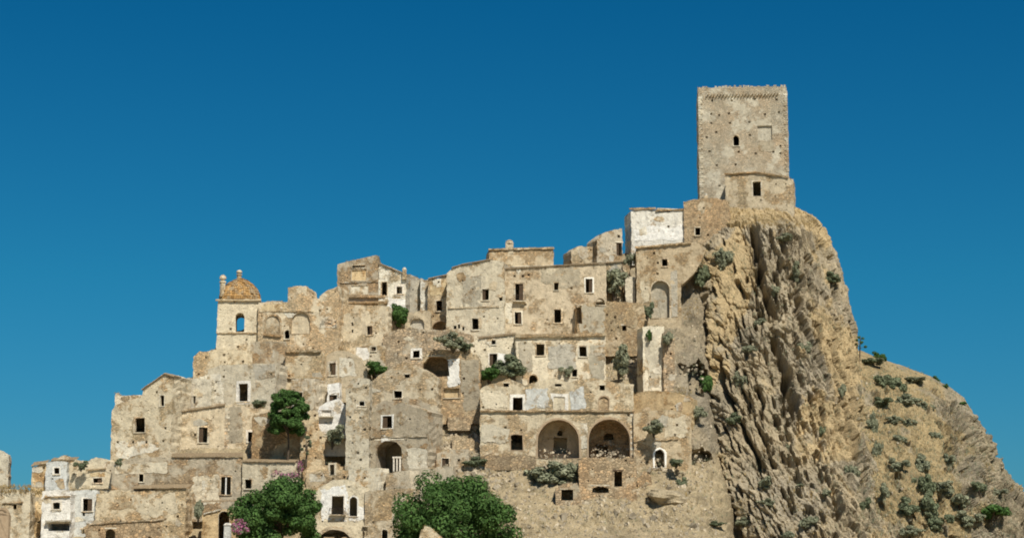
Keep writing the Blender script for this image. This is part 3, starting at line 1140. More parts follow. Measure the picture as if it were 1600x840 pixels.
def tile_roof(pl, root, org, x0, y0, x1, y1, rise, dep):
    """barrel tiles: a corrugated slab with lifted tile ends"""
    u0, za = pl.uz(x0, y0)
    u1, zb = pl.uz(x1, y1)
    k = max(8, int((u1 - u0) / 0.075))
    rows = max(3, int(dep / .45))
    vs, fs = [], []
    for r in range(rows + 1):
        t = r / rows
        for i in range(k + 1):
            s = i / k
            u = u0 + (u1 - u0) * s
            zz = za + (zb - za) * s + rise * t + .085 * math.sin(i * math.pi / 1.5) + .07 * float(pn(u * .5, t * 3, pl.seed)) + random.uniform(-.015, .015)
            vs.append(pl.w(u, zz + (.05 if r % 2 else 0), .28 - t * dep + random.uniform(-.1, .1) * (r == 0)))
    n = k + 1
    for r in range(rows):
        for i in range(k):
            fs.append((r * n + i, r * n + i + 1, (r + 1) * n + i + 1, (r + 1) * n + i))
    m = len(vs)
    for i in range(n):                                     # eave thickness
        v = vs[i]
        vs.append(v - np.array([0, 0, .1]))
    for i in range(n):
        vs.append(vs[m + i] - np.array([pl.n[0] * .33, pl.n[1] * .33, 0]))
    for i in range(k):
        fs.append((m + i, m + i + 1, i + 1, i))
        fs.append((m + n + i, m + n + i + 1, m + i + 1, m + i))
    mesh('roof', vs, fs, M['tile'], root, org)


# ------------------------------------------------------------------ the village
H = house
# ---- far left, foot of the village
H('sliver of a grey wall standing up at the left edge of the photo', [(-30, 700), (0, 702), (12, 706), (14, 712)], 762, 'gray', d=4, holes=2, name='ruined_wall', cat='wall')
H('low house with a red brick arch and overgrown roof in the bottom left corner', [(-40, 764), (0, 762), (30, 764), (48, 770)], 840, 'buff', yaw=-16, d=6, holes=2,
  ops=[O(-8, 795, 15, 850, arch=1, fr=.22, m='brick', depth=.5, kind='doorway'), O(20, 787, 26, 795, fr=0)], ledge=[(4, 787, 36, 785, .18, .22, 'tan2')])
H('narrow ochre wall in the dark gap right of the bottom left house', [(46, 774), (70, 768)], 838, 'ochre', d=4, dy=3, holes=3, name='alley_wall', cat='wall')
H('small ochre lean-to with a dark eave left of the whitewashed turret', [(50, 728), (60, 725), (76, 723)], 768, 'ochre', d=5, dy=1, holes=2, roof=(49, 727, 74, 723, .7, 3))
H('bluish white turret house with one square window under a flat top', [(72, 722), (88, 720), (105, 721)], 768, 'bluish', yaw=-12, d=4, rag=.07, holes=1,
  ops=[O(84, 730, 93, 740, fr=.2, m='framewhite')])
H('low brown gable showing behind the whitewashed turret', [(76, 722), (100, 713), (122, 720)], 760, 'tan', d=5, dy=3, holes=2, roof=(80, 718, 120, 717, .5, 3))
H('beige house with a wide low window under a brown lintel ledge', [(108, 724), (118, 717), (140, 719), (150, 714), (165, 718), (182, 722)], 768, 'buff', d=5, holes=3,
  ops=[O(145, 746, 160, 754, fr=.15)], ledge=[(138, 735, 166, 733, .22, .28, 'tan2'), (128, 762, 180, 764, .15, .2)], patch=[([(140, 738), (164, 737), (164, 744), (140, 744)], 'ochre')])
H('white house with a square window and a dark canopy opening beneath it', [(66, 767), (88, 764), (111, 766)], 842, 'purewhite', d=5, rag=.06, holes=1,
  ops=[O(82, 784, 94, 795, fr=.28, m='framewhite'), O(75, 817, 109, 829, fr=0, depth=2.5)], ledge=[(70, 777, 110, 776, .2, .25, 'tan2'), (72, 815, 112, 814, .2, .7, 'graypatch')])
H('pale bluish wall with a tall sunlit window beside the white house', [(110, 768), (128, 764), (152, 765)], 842, 'bluish', d=5, dy=.6, rag=.08, holes=1,
  ops=[O(129, 778, 145, 798, fr=.18, m='framewhite', shut=2), O(127, 826, 132, 833, fr=0), O(129, 800, 133, 805, fr=0)])
H('broad stone house with dry eaves and putlog holes at the lower left', [(150, 770), (178, 766), (206, 765), (250, 763), (291, 762)], 846, 'tan', yaw=-16, d=5, dy=1.4, holes=9,
  roof=(206, 762, 292, 761, .6, 3), patch=[([(170, 785), (230, 782), (232, 792), (172, 796)], 'tan2'), ([(205, 772), (272, 770), (280, 800), (240, 808), (210, 795)], 'buff')])
H('rough terrace wall with a small grey arch at the bottom edge', [(134, 822), (150, 814), (200, 813), (240, 811), (268, 813)], 850, 'rub', d=3, holes=5, name='terrace_wall', cat='wall',
  ops=[O(165, 826, 180, 850, arch=.7, fr=0, depth=1)], ledge=[(135, 820, 268, 811, .2, .2)])
H('long grey plastered house with a double window split by a white mullion', [(175, 722), (205, 716), (262, 713), (300, 714), (340, 713), (379, 714)], 792, 'gray', d=6, holes=3, vary=False, rag=.06,
  ops=[O(345, 744, 361, 772, fr=.22, mull=1), O(217, 740, 225, 752, fr=.12)], roof=(268, 713, 380, 712, .8, 4),
  patch=[([(300, 745), (342, 742), (342, 785), (305, 785)], 'buff'), ([(178, 725), (240, 722), (262, 722), (262, 738), (180, 740)], 'buff'), ([(364, 716), (377, 716), (377, 785), (366, 785)], 'gray')], quoin=[(316, 745, 792, 1)])
H('plain buff house with a small shaded window half hidden by the bougainvillea tree', [(379, 721), (410, 720), (462, 722)], 792, 'buff', d=5, dy=.8, holes=2,
  ops=[O(382, 748, 393, 763, fr=.15)], roof=(379, 720, 462, 721, .5, 3))
H('stub of a sloping lean-to roof above the plain buff house', [(396, 705), (410, 697), (432, 706), (457, 717)], 735, 'tan', d=4, holes=1, rag=.05, roof=(405, 697, 457, 716, .5, 2.5))
H('yellow plastered house with a tall dark archway under a tiled canopy', [(316, 804), (335, 799), (345, 796), (374, 793)], 846, 'ochre', d=5, holes=0, vary=False, rag=.06,
  ops=[O(341, 798, 359, 846, arch=.8, fr=.1, depth=1.2, kind='doorway')], roof=(314, 783, 374, 781, .1, .5), ledge=[(318, 803, 345, 796, .15, .25, 'pale')], dy=-1)
# upper left block
H('gabled house at the left end of the ridge with one large window', [(175, 640), (182, 632), (205, 624), (222, 617), (223, 608), (240, 595), (258, 583), (272, 588), (268, 637)], 715, 'buff', yaw=-26, vary=False, d=7, holes=3,
  ops=[O(210, 652, 227, 675, fr=.15, depth=.6), O(250, 617, 257, 634, fr=.18)], pholes=[(184, 690), (208, 690), (229, 690), (255, 688), (245, 612)], rag=.1, roof=[(222, 608, 258, 583, .1, 3), (258, 583, 273, 588, .1, 3)],
  patch=[([(180, 690), (225, 688), (250, 700), (200, 716), (178, 714)], 'pale')])
H('pale parapet of a roof terrace behind the left end gable', [(179, 640), (180, 614), (184, 613), (186, 618), (205, 617), (223, 617)], 660, 'pale', d=5, dy=1.5, holes=0, rag=.05, name='parapet', cat='wall')
H('pale weathered wall with white plaster scraps right of the left end gable', [(276, 589), (300, 590), (331, 592)], 660, 'pale', d=5, dy=.5, holes=4,
  ops=[O(302, 618, 306, 630, fr=0)], patch=[([(278, 600), (305, 600), (312, 625), (300, 640), (280, 640)], 'white')])
H('buff house with a white framed window and grey plaster strip mid left', [(284, 642), (296, 640), (330, 634), (352, 632), (372, 631), (392, 638), (420, 640)], 714, 'buff2', d=6, holes=6, dy=2.2, yaw=-4,
  ops=[O(310, 667, 325, 691, fr=.2), O(387, 674, 398, 690, fr=.28, m='framewhite')], roof=(284, 642, 352, 632, .5, 3), ledge=[(280, 712, 380, 713, .3, .3, 'tan2')],
  patch=[([(356, 636), (378, 634), (380, 690), (358, 690)], 'graypatch')], quoin=[(352, 640, 705, 1)])
H('ruined house with a big white framed doorway high on its wall', [(325, 577), (345, 570), (380, 569), (431, 567)], 642, 'buff', yaw=-22, d=6.5, holes=8, rag=.1,
  ops=[O(372, 598, 388, 627, fr=.42, m='framewhite')], patch=[([(326, 585), (345, 583), (352, 632), (327, 634)], 'white'), ([(395, 570), (430, 569), (430, 590), (400, 592)], 'gray')])
H('crumbling stone wall full of holes below the bell tower', [(302, 557), (312, 549), (345, 546), (370, 547), (394, 549)], 610, 'tan', yaw=-8, d=6, holes=10, rag=.15)
H('low pale wall with two slits left of the white framed doorway', [(299, 592), (312, 587), (327, 584)], 645, 'pale', d=4, holes=2,
  ops=[O(323, 606, 327, 622, fr=0), O(304, 610, 309, 618, fr=0)])
H('dry stone fill wall behind the green tree on the left', [(394, 650), (420, 642), (450, 642), (482, 648)], 735, 'tan2', d=4, holes=8, rag=.25)
# church
H('ruined church nave with blind arches and a jagged top', [(404, 472), (430, 471), (449, 470), (450, 448), (478, 447), (481, 458), (487, 467), (498, 466), (504, 458), (512, 453), (530, 446)], 568, 'tan', d=7, rag=.18, holes=9,
  name='church_nave', cat='church', ops=[O(455, 487, 485, 522, arch=1, fr=.3, m='tan2', depth=.35, back=[], kind='niche', bm='buff'), O(502, 497, 524, 512, arch=1, fr=.35, m='frame', depth=.8, back=[], kind='niche', bm='ochre'),
       O(444, 515, 453, 529, arch=.8, fr=.1), O(414, 492, 438, 522, arch=1, fr=.25, m='tan2', depth=.25, back=[], kind='niche', bm='tan')],
  ledge=[(405, 487, 490, 487, .2, .15), (412, 524, 440, 526, .25, .3, 'tan2')], patch=[([(408, 476), (446, 474), (446, 484), (408, 486)], 'ochre')])
H('squat pale grey block in front of the church nave', [(391, 536), (400, 533), (447, 533)], 588, 'gray', yaw=-8, d=4, holes=3, rag=.06)
H('corniced stone block like a broken apse right of the pale grey block', [(446, 548), (470, 545), (490, 546), (502, 549)], 600, 'tan', yaw=-22, d=4.5, holes=3, rag=.08,
  ledge=[(446, 550, 502, 550, .3, .35), (449, 591, 503, 592, .3, .3)])
H('tall pale house with a small dark window behind the green tree', [(456, 592), (475, 591), (492, 591)], 662, 'pale', yaw=-26, d=5, holes=2, rag=.06, ops=[O(463, 612, 473, 623, fr=.15)])
H('round topped plaster house end with one pale framed window', [(504, 566), (512, 553), (525, 547), (543, 548), (560, 557), (573, 575)], 606, 'buff', d=5, holes=3, rag=.08,
  ops=[O(514, 566, 525, 586, fr=.3)], patch=[([(530, 558), (552, 560), (556, 585), (532, 588)], 'pale')])
H('sliver of a white house with a dark window under the round topped wall', [(512, 600), (531, 597)], 640, 'purewhite', d=4, holes=0, rag=.04, ops=[O(514, 616, 527, 630, fr=.1, m='framewhite')])
H('exposed whitewashed room wall with a rusty balcony over a dark cave', [(493, 650), (499, 634), (512, 626), (530, 624), (541, 634), (546, 660)], 690, 'purewhite', d=3, holes=1, rag=.15, dy=-.8, vary=False,
  ops=[O(502, 640, 518, 650, fr=.1, m='framewhite', depth=.3, back=[], rail=1, bm='purewhite')])
H('broken stone wall with a black cave mouth below the whitewashed room', [(470, 655), (484, 640), (496, 642), (499, 668), (508, 680), (530, 684), (546, 684)], 733, 'tan', d=5, holes=6, vary=False, rag=.2, name='ruined_wall', cat='wall',
  ops=[O(506, 682, 543, 726, arch=.4, fr=0, depth=5, jit=.25)])
H('tall rounded tan wall pierced by holes with a tiny white window on top', [(541, 606), (549, 594), (562, 590), (578, 592)], 738, 'gray', yaw=-6, d=4, holes=12, rag=.1,
  ops=[O(561, 626, 570, 634, fr=.35, m='framewhite')], patch=[([(544, 606), (576, 600), (576, 640), (552, 640)], 'tan')])
# palace
H('grey palace block with a slanting roofline and a long dark slit', [(527, 413), (545, 408), (588, 398), (592, 401), (593, 470)], 490, 'gray', yaw=-4, d=8, holes=2, rag=.05,
  ops=[O(550, 414, 571, 418, fr=.08), O(549, 421, 573, 438, fr=.05, depth=.18, back=[], bm='ochre'), O(548, 446, 575, 460, fr=.05, depth=.12, back=[], bm='pale')],
  ledge=[(527, 465, 602, 465, .45, .45, 'tan2'), (527, 475, 606, 474, .35, .8, 'tan2'), (529, 442, 590, 441, .15, .15)])
H('stone wall with one black window below the palace block', [(487, 470), (505, 470), (527, 474), (560, 476), (607, 478)], 558, 'tan', d=7, holes=5, rag=.1,
  ops=[O(573, 509, 582, 523, fr=.18), O(549, 503, 552, 509, fr=0), O(549, 514, 552, 520, fr=0)], patch=[([(530, 490), (560, 488), (566, 500), (545, 520), (530, 515)], 'buff')])
H('whitish plaster wall with a tiny window and a bush filled opening', [(556, 541), (580, 539), (601, 539)], 592, 'pale', d=5, holes=1, rag=.08,
  ops=[O(580, 541, 588, 548, fr=.12), O(577, 566, 592, 592, arch=.6, fr=0, depth=1.5)], patch=[([(558, 543), (574, 542), (576, 562), (558, 566)], 'purewhite')])
H('white gabled house with two square windows on the skyline', [(592, 411), (610, 417), (640, 431)], 492, 'white', d=6, holes=1, rag=.06,
  ops=[O(596, 440, 605, 462, fr=.1), O(619, 447, 629, 459, fr=.35, m='framewhite')], roof=(592, 411, 641, 431, .3, 3), patch=[([(606, 465), (636, 468), (634, 482), (606, 482)], 'purewhite')])
H('shaded grey house end turned away beside the white gabled house', [(641, 428), (652, 433), (664, 441)], 492, 'gray', yaw=42, d=3, holes=1, rag=.05)
H('thin bright white wall strip right of the shaded grey house end', [(657, 434), (664, 437), (671, 437)], 492, 'white', d=3, dy=.6, holes=0, rag=.06, name='ruined_wall', cat='wall')
H('orange tan house with a window above a brown vaulted niche', [(669, 435), (684, 434), (699, 429)], 524, 'tan', roof=(669, 435, 699, 429, .4, 3), d=6, holes=2, rag=.1,
  ops=[O(681, 469, 691, 486, fr=.15), O(674, 501, 703, 517, arch=1, fr=.2, m='brick', depth=1.6, back=[], bm='tan2', kind='niche')], patch=[([(671, 440), (697, 437), (697, 462), (673, 462)], 'ochre')])
H('low buff wall in the hollow under the white gabled house', [(604, 492), (640, 488), (673, 487)], 526, 'buff', d=4, holes=3, ops=[O(641, 497, 663, 517, arch=.7, fr=0, depth=.5, back=[], bm='gray')])
H('tall house with a grey render square and two framed windows', [(698, 427), (706, 419), (722, 414), (745, 410), (766, 406), (788, 409)], 565, 'buff', d=7, holes=7, rag=.1,
  ops=[O(753, 451, 764, 469, fr=.2), O(737, 497, 748, 515, fr=.15), O(709, 508, 713, 514, fr=0), O(715, 506, 719, 513, fr=0), O(722, 510, 726, 516, fr=0), O(780, 464, 785, 470, fr=0)],
  patch=[([(722, 430), (752, 428), (752, 480), (722, 479)], 'graypatch'), ([(753, 474), (778, 462), (778, 480), (755, 482)], 'pale')], ledge=[(700, 482, 780, 480, .2, .15)], roof=[(706, 418, 722, 413, .3, 3), (722, 413, 767, 405, .4, 3)])
H('boxy attic storey with a round chimney on the skyline', [(764, 389), (795, 387), (865, 386)], 450, 'tan', yaw=6, d=6, holes=2, rag=.05, ledge=[(763, 391, 866, 389, .22, .25), (764, 418, 866, 415, .15, .15)])
H('big tan house with a balcony window and grey render under a long eave', [(782, 422), (820, 417), (865, 415), (905, 413), (947, 412)], 530, 'buff2', d=8, holes=8, rag=.05,
  ops=[O(805, 443, 818, 470, fr=.22, rail=1), O(804, 487, 815, 506, fr=.22, shut=2), O(865, 441, 873, 453, fr=.1), O(866, 483, 877, 504, fr=.2), O(915, 435, 926, 457, fr=.2, m='framewhite')],
  patch=[([(845, 421), (905, 418), (906, 445), (880, 450), (846, 440)], 'graypatch'), ([(786, 475), (800, 472), (800, 505), (788, 505)], 'pale')], roof=(781, 420, 950, 410, .5, 4), pholes=[(804, 431), (817, 431), (826, 429), (893, 450)])
H('narrow stone house end under the same eave, beside the olive bush', [(946, 411), (972, 409)], 482, 'tan', d=6, dy=.8, holes=1, rag=.06, roof=(947, 410, 974, 408, .5, 3))
H('plastered row house with a bracketed eave and three small windows', [(806, 524), (850, 523), (900, 522), (946, 521)], 606, 'buff', d=6, holes=4, rag=.06,
  ops=[O(838, 537, 851, 555, fr=.2), O(905, 541, 917, 557, fr=.2), O(894, 576, 902, 588, fr=.12), O(826, 585, 840, 606, arch=1, fr=.15, kind='doorway', depth=1)], ledge=[(805, 527, 946, 525, .5, .4, 'tan2')],
  patch=[([(921, 540), (945, 538), (945, 600), (922, 598)], 'graypatch'), ([(810, 535), (832, 535), (832, 580), (812, 575)], 'gray'), ([(855, 540), (900, 538), (900, 575), (858, 575)], 'gray')])
H('buff house with a brown door between two white strips', [(735, 536), (748, 528), (770, 524), (808, 522)], 606, 'buff', roof=(748, 528, 806, 521, .4, 2.5), d=6, holes=4, rag=.1,
  ops=[O(764, 552, 777, 572, fr=.15, m='framewhite', shut=1), O(768, 531, 775, 538, fr=.12)], patch=[([(778, 551), (790, 553), (790, 572), (778, 572)], 'purewhite'), ([(748, 572), (770, 574), (768, 588), (748, 585)], 'pale')])
H('rough rubble terrace wall with a single white framed window', [(598, 522), (620, 515), (640, 513), (670, 516), (700, 515), (736, 522)], 582, 'rub', d=5, holes=8, rag=.14, name='terrace_wall', cat='wall',
  ops=[O(645, 547, 656, 559, fr=.35, m='framewhite')])
H('collapsed vaulted building with a dark hollow and a streaked grey flank', [(660, 566), (664, 556), (672, 549), (690, 545), (722, 548), (748, 556), (750, 575)], 640, 'tan2', d=4, holes=4, rag=.15, name='ruined_house',
  ops=[O(660, 557, 702, 588, arch=.5, fr=0, depth=3, jit=.2), O(693, 606, 718, 621, fr=.1, m='tan2', depth=.5, back=[], bm='ochre')], patch=[([(696, 562), (718, 560), (719, 600), (700, 605)], 'purewhite'), ([(720, 560), (748, 562), (749, 640), (728, 640), (721, 605)], 'graypatch')])
H('tan gabled house standing behind a lower grey gable', [(577, 596), (600, 582), (618, 572), (632, 565), (650, 571), (668, 579), (684, 590)], 655, 'tan', yaw=-16, d=7, holes=8, rag=.1,
  ops=[O(615, 610, 628, 622, fr=.15), O(632, 584, 640, 590, fr=0)], patch=[([(590, 630), (640, 620), (672, 632), (672, 655), (590, 655)], 'gray')])
H('grey gabled house with a white window over a gaping cave entrance', [(575, 646), (600, 637), (628, 628), (650, 636), (669, 643)], 736, 'gray', yaw=-24, d=6, holes=4, rag=.07,
  ops=[O(597, 649, 613, 669, fr=.22, m='framewhite', shut=1), O(586, 687, 629, 742, arch=1, fr=0, depth=4, jit=.12)], ledge=[(576, 684, 668, 682, .18, .15)], patch=[([(637, 700), (667, 697), (668, 732), (638, 734)], 'pale'), ([(596, 680), (612, 679), (610, 688), (596, 690)], 'purewhite')])
H('pale low wall beside the rubble slope below the vaulted building', [(682, 708), (705, 702), (732, 701)], 734, 'gray', d=3, holes=2, rag=.1, name='terrace_wall', cat='wall', ops=[O(690, 715, 702, 730, fr=.1)])
# arcade house
arc, arcpl, arcorg = H('long stone house with two great open arches and three doors above', [(750, 608), (760, 603), (768, 600), (795, 591), (808, 596), (820, 601), (845, 595), (865, 590), (885, 597), (908, 593), (930, 590), (962, 597), (990, 600)], 716, 'tan', d=8, holes=6, rag=.1, vary=False,
  ops=[O(801, 620, 817, 642, fr=.42, m='framewhite', kind='doorway', depth=.8), O(865, 619, 883, 642, fr=.5, m='framewhite', depth=.12, back=[], bm='buff', kind='doorway'), O(936, 619, 951, 640, arch=.6, fr=.15, m='brick', depth=.2, back=[], bm='tan2', kind='doorway'),
       O(787, 598, 795, 604, fr=0), O(867, 599, 877, 603, fr=0), O(937, 601, 945, 609, fr=0),
       O(798, 678, 817, 703, arch=.2, fr=.12, m='brick', depth=.9, kind='doorway'),
       O(840, 655, 905, 716, arch=1, fr=.28, m='brick', depth=4.4, kind='niche', bm='buff2', back=[O(865, 680, 886, 706), O(871, 669, 879, 678, arch=1)]),
       O(920, 654, 984, 722, arch=1, fr=.28, m='brick', depth=4.4, kind='niche', bm='tan2', back=[O(932, 691, 951, 706), O(944, 673, 960, 684, arch=.8)])],
  ledge=[(750, 643, 992, 643, .25, .3, 'tan2')], patch=[([(820, 608), (856, 604), (858, 636), (822, 638)], 'bluish'), ([(890, 612), (912, 604), (916, 636), (894, 640)], 'bluish'), ([(752, 612), (792, 608), (795, 636), (754, 638)], 'buff'), ([(908, 660), (918, 660), (918, 700), (908, 700)], 'pale'),
     ([(752, 660), (795, 670), (795, 690), (752, 690)], 'buff')], quoin=[(992, 650, 716, -1)], pholes=[(790, 667), (923, 657), (982, 648)])
H('ruined rubble basement with a black doorway below the right arch', [(904, 720), (915, 714), (950, 712), (970, 715), (994, 714)], 775, 'rub', d=5, dy=-3.4, holes=5, vary=False, rag=.3, name='ruined_wall', cat='wall',
  ops=[O(960, 735, 972, 760, fr=0, lintel=1, depth=1.5, jit=.1, kind='doorway'), O(925, 759, 951, 768, arch=.3, fr=0, depth=1, jit=.12)])
H('stub of wall with a square black hole below the grey green bushes', [(868, 762), (880, 755), (902, 754), (908, 770)], 786, 'rub', d=5, dy=-4.4, holes=0, vary=False, rag=.15, name='ruined_wall', cat='wall', ops=[O(877, 764, 896, 781, fr=0, depth=1.5)])
H('low broken dry stone wall crossing the rubble slope left of the arcade house', [(700, 650), (712, 646), (722, 652), (736, 649)], 662, 'rub', d=1.2, holes=0, rag=.4, name='ruined_wall', cat='wall', ext=10)
H('second low stone wall on the rubble slope, below the first', [(706, 684), (720, 679), (738, 684), (748, 690)], 697, 'rub', d=1.2, holes=0, rag=.4, name='ruined_wall', cat='wall', ext=10)
H('collapsed terrace wall end just left of the arcade doorway', [(752, 712), (770, 707), (800, 709), (838, 714)], 724, 'rub', d=1.2, holes=0, rag=.35, name='ruined_wall', cat='wall', ext=10, dy=-.6)
H('short leaning wall fragment on the slope right of the rubble basement', [(996, 745), (1006, 738), (1018, 744)], 756, 'rub', d=1.2, holes=0, rag=.35, name='ruined_wall', cat='wall', ext=12, dy=-1.6)
# right side below the castle
H('small ruined hut with a shaded left side on the ridge', [(893, 392), (905, 384), (916, 385), (929, 385)], 416, 'tan', yaw=22, d=4, holes=2, rag=.15, name='ruined_house')
H('pale ruined house with a tall black opening beside the stained white house', [(933, 375), (942, 366), (950, 361), (972, 357)], 416, 'pale', yaw=22, d=5, holes=1, rag=.12, name='ruined_house', ops=[O(963, 379, 972, 399, fr=0, depth=1), O(965, 367, 969, 371, fr=0)])
H('stained white house with a flat tiled top below the castle tower', [(986, 329), (1010, 327), (1024, 328), (1045, 326), (1076, 326)], 392, 'stained', yaw=12, d=6, holes=1, rag=.05,
  ops=[O(1028, 327, 1047, 331, fr=0)], ledge=[(983, 328, 1024, 327, .3, .25, 'tan2'), (1024, 330, 1077, 328, .25, .25, 'tan2')], patch=[([(990, 360), (1020, 352), (1050, 356), (1073, 348), (1073, 375), (990, 376)], 'purewhite')])
H('tall stone house with a walled up grey archway under the castle', [(994, 386), (1020, 384), (1045, 381), (1086, 378), (1104, 388), (1096, 408), (1084, 428), (1064, 446)], 505, 'tan', yaw=3, d=6, holes=6, rag=.08,
  ops=[O(1034, 404, 1043, 416, fr=.12), O(1018, 438, 1046, 497, arch=1, fr=.2, m='frame', depth=.9, back=[], bm='graypatch', kind='niche')], ledge=[(992, 388, 1080, 381, .3, .35, 'tan2')],
  patch=[([(1048, 425), (1058, 422), (1059, 494), (1049, 495)], 'gray'), ([(1000, 440), (1014, 436), (1014, 470), (1002, 475)], 'buff')])
H('slender pale wall pier standing alone beside the olive bush', [(977, 434), (984, 432), (992, 433)], 476, 'pale', d=1.2, holes=0, rag=.05, name='wall_pier', cat='wall')
H('stone terrace wall carrying the olive bush and pale pier', [(902, 480), (925, 472), (946, 470), (975, 472), (1006, 474)], 534, 'tan', d=4, holes=6, rag=.12, name='terrace_wall', cat='wall', dy=-.2,
  ops=[O(901, 477, 909, 505, fr=0, depth=1, jit=.12), O(972, 508, 979, 516, fr=.0), O(931, 466, 946, 476, arch=1, fr=.1, depth=1)], patch=[([(909, 478), (944, 478), (944, 518), (905, 516)], 'graypatch')])
H('tall narrow grey building with a plant sprouting from its window', [(1004, 511), (1020, 509), (1037, 510)], 616, 'pale', d=4, holes=1, rag=.08, ops=[O(1013, 518, 1019, 532, fr=.12)], patch=[([(1008, 535), (1032, 535), (1030, 605), (1014, 605)], 'gray')])
H('brown stone stub with reddish stains beside the narrow grey building', [(1036, 520), (1048, 514), (1054, 530)], 612, 'rub', d=4, holes=4, rag=.25, name='ruined_wall', cat='wall')
H('grassy earth bank wall below the narrow grey building', [(988, 616), (1010, 611), (1050, 612), (1080, 622)], 648, 'ochre', d=4, holes=2, rag=.2, name='terrace_wall', cat='wall')
H('old stone retaining wall with a white rimmed arched door at the cliff foot', [(990, 646), (1010, 642), (1050, 640), (1080, 650)], 740, 'tan', d=4, holes=6, rag=.15, name='retaining_wall', cat='wall',
  ops=[O(1023, 701, 1039, 730, arch=1, fr=.25, m='framewhite', depth=1.2, kind='doorway')], patch=[([(1035, 655), (1072, 650), (1076, 680), (1040, 685)], 'buff')], ledge=[(990, 690, 1060, 686, .15, .15)])
# lower centre
H('rubble fronted house with a small stone doorway on the lower terrace', [(478, 738), (500, 735), (513, 733), (514, 722), (526, 722), (528, 733), (546, 734)], 770, 'tan', d=4, holes=4, rag=.08, ops=[O(515, 725, 523, 742, fr=.28, m='frame', kind='doorway')],
  patch=[([(484, 740), (508, 738), (508, 750), (484, 752)], 'pale')])
H('pale terrace block with a dark flank in the lower centre', [(545, 733), (570, 731), (592, 730)], 778, 'pale', yaw=-28, d=3.5, holes=1, rag=.06, name='terrace_wall', cat='wall')
H('long low grey terrace wall behind the big round tree', [(603, 740), (640, 733), (680, 729), (708, 728)], 800, 'gray', d=4, holes=5, rag=.1, name='terrace_wall', cat='wall', patch=[([(640, 735), (655, 735), (655, 770), (642, 768)], 'pale'), ([(618, 765), (650, 770), (640, 800), (616, 800)], 'white')])
H('white patched house with a balcony window above a wide dark arch', [(492, 768), (505, 757), (520, 749), (545, 748), (560, 755), (578, 764)], 850, 'buff', d=6, holes=3, vary=False, rag=.1, dy=-.6,
  ops=[O(518, 774, 537, 803, fr=.15, m='framewhite', rail=1), O(546, 775, 559, 806, arch=1, fr=.15, m='framewhite'), O(492, 826, 553, 866, arch=1, fr=.45, m='frame', depth=3)],
  patch=[([(500, 765), (540, 758), (545, 775), (543, 812), (500, 812)], 'purewhite'), ([(560, 790), (570, 790), (570, 812), (545, 814), (545, 808), (560, 808)], 'purewhite')])
H('tan wall with a crumbling top between the white house and the round tree', [(570, 768), (600, 764), (640, 762), (700, 768)], 855, 'tan', d=4, holes=7, vary=False, rag=.15, name='ruined_wall', cat='wall', patch=[([(580, 770), (612, 768), (612, 812), (584, 812)], 'buff')],
  ops=[O(596, 826, 606, 850, arch=1, fr=.1, depth=1), O(568, 822, 574, 836, fr=0)])
H('broken sandy wall stub in front of the big round tree', [(656, 832), (664, 822), (672, 824), (690, 836), (696, 842)], 866, 'tan', d=2, dy=-34, holes=0, vary=False, rag=.15, name='ruined_wall', cat='wall')

# ------------------------------------------------------------------ bell tower
root, pl, org = H('church bell tower with an open arch and an orange tiled dome', [(340, 468), (372, 468), (405, 468)], 556, 'buff', yaw=-2, d=6.6, holes=3, rag=.0, name='bell_tower', cat='bell tower', through=True, vary=False,
                  ops=[O(368, 488, 382, 518, arch=1, fr=.0, kind='niche')], ledge=[(337, 470, 408, 470, .28, .4, 'tan'), (338, 521, 405, 521, .22, .22, 'tan')], pholes=[(372, 541)])
u0, zt_ = pl.uz(342, 468)
u1, _ = pl.uz(406, 468)
_, zd = pl.uz(373, 433)
uc, rad, hd = (u0 + u1) / 2, (u1 - u0) / 2, zd - zt_
nc = -6.6 / 2
vs, fs = [], []
NR_, NS_ = 14, 36
def dome_p(t, a, k=0.0):
    r = rad * (math.cos(t) ** 1.5) * 1.0 + k
    sq = 1.0 / max(abs(math.cos(a)), abs(math.sin(a)))
    f = 1 + (min(sq, 1.2) - 1) * .8
    return uc + r * f * math.cos(a), nc + r * f * math.sin(a), zt_ + .25 + hd * math.sin(t) + k
for i in range(NR_):
    for j in range(NS_):
        a, b_, c_ = dome_p(i / (NR_ - 1) * math.pi / 2 * .97, j / NS_ * 2 * math.pi)
        vs.append(pl.w(a, c_, b_))
for i in range(NR_ - 1):
    for j in range(NS_):
        fs.append((i * NS_ + j, i * NS_ + (j + 1) % NS_, (i + 1) * NS_ + (j + 1) % NS_, (i + 1) * NS_ + j))
fs.append(tuple((NR_ - 1) * NS_ + j for j in range(NS_)))
dome = mesh('dome', vs, fs, M['tileorange'], root, org)
mb = MB()
for i in range(12):
    t = (i + .3) / 12 * math.pi / 2 * .93
    nt_ = max(8, int(2 * math.pi * rad * math.cos(t) / .36))
    for j in range(nt_):
        if random.random() < .07:
            continue
        a = (j + .5 * (i % 2)) / nt_ * 2 * math.pi
        da = .42 * 2 * math.pi / nt_
        dt = .55 * math.pi / 2 / 12
        k = random.uniform(.03, .13)
        q = [dome_p(t - dt, a - da, k + .05), dome_p(t - dt, a + da, k + .05), dome_p(t + dt, a + da, k), dome_p(t + dt, a - da, k)]
        q0 = [dome_p(t - dt, a - da, -.02), dome_p(t - dt, a + da, -.02), dome_p(t + dt, a + da, -.02), dome_p(t + dt, a - da, -.02)]
        mb.hexa([pl.w(x[0], x[2], x[1]) for x in q] + [pl.w(x[0], x[2], x[1]) for x in q0])
o = mb.build('roof_tiles', M['tileorange'], dome, org)
o["kind"] = "stuff"


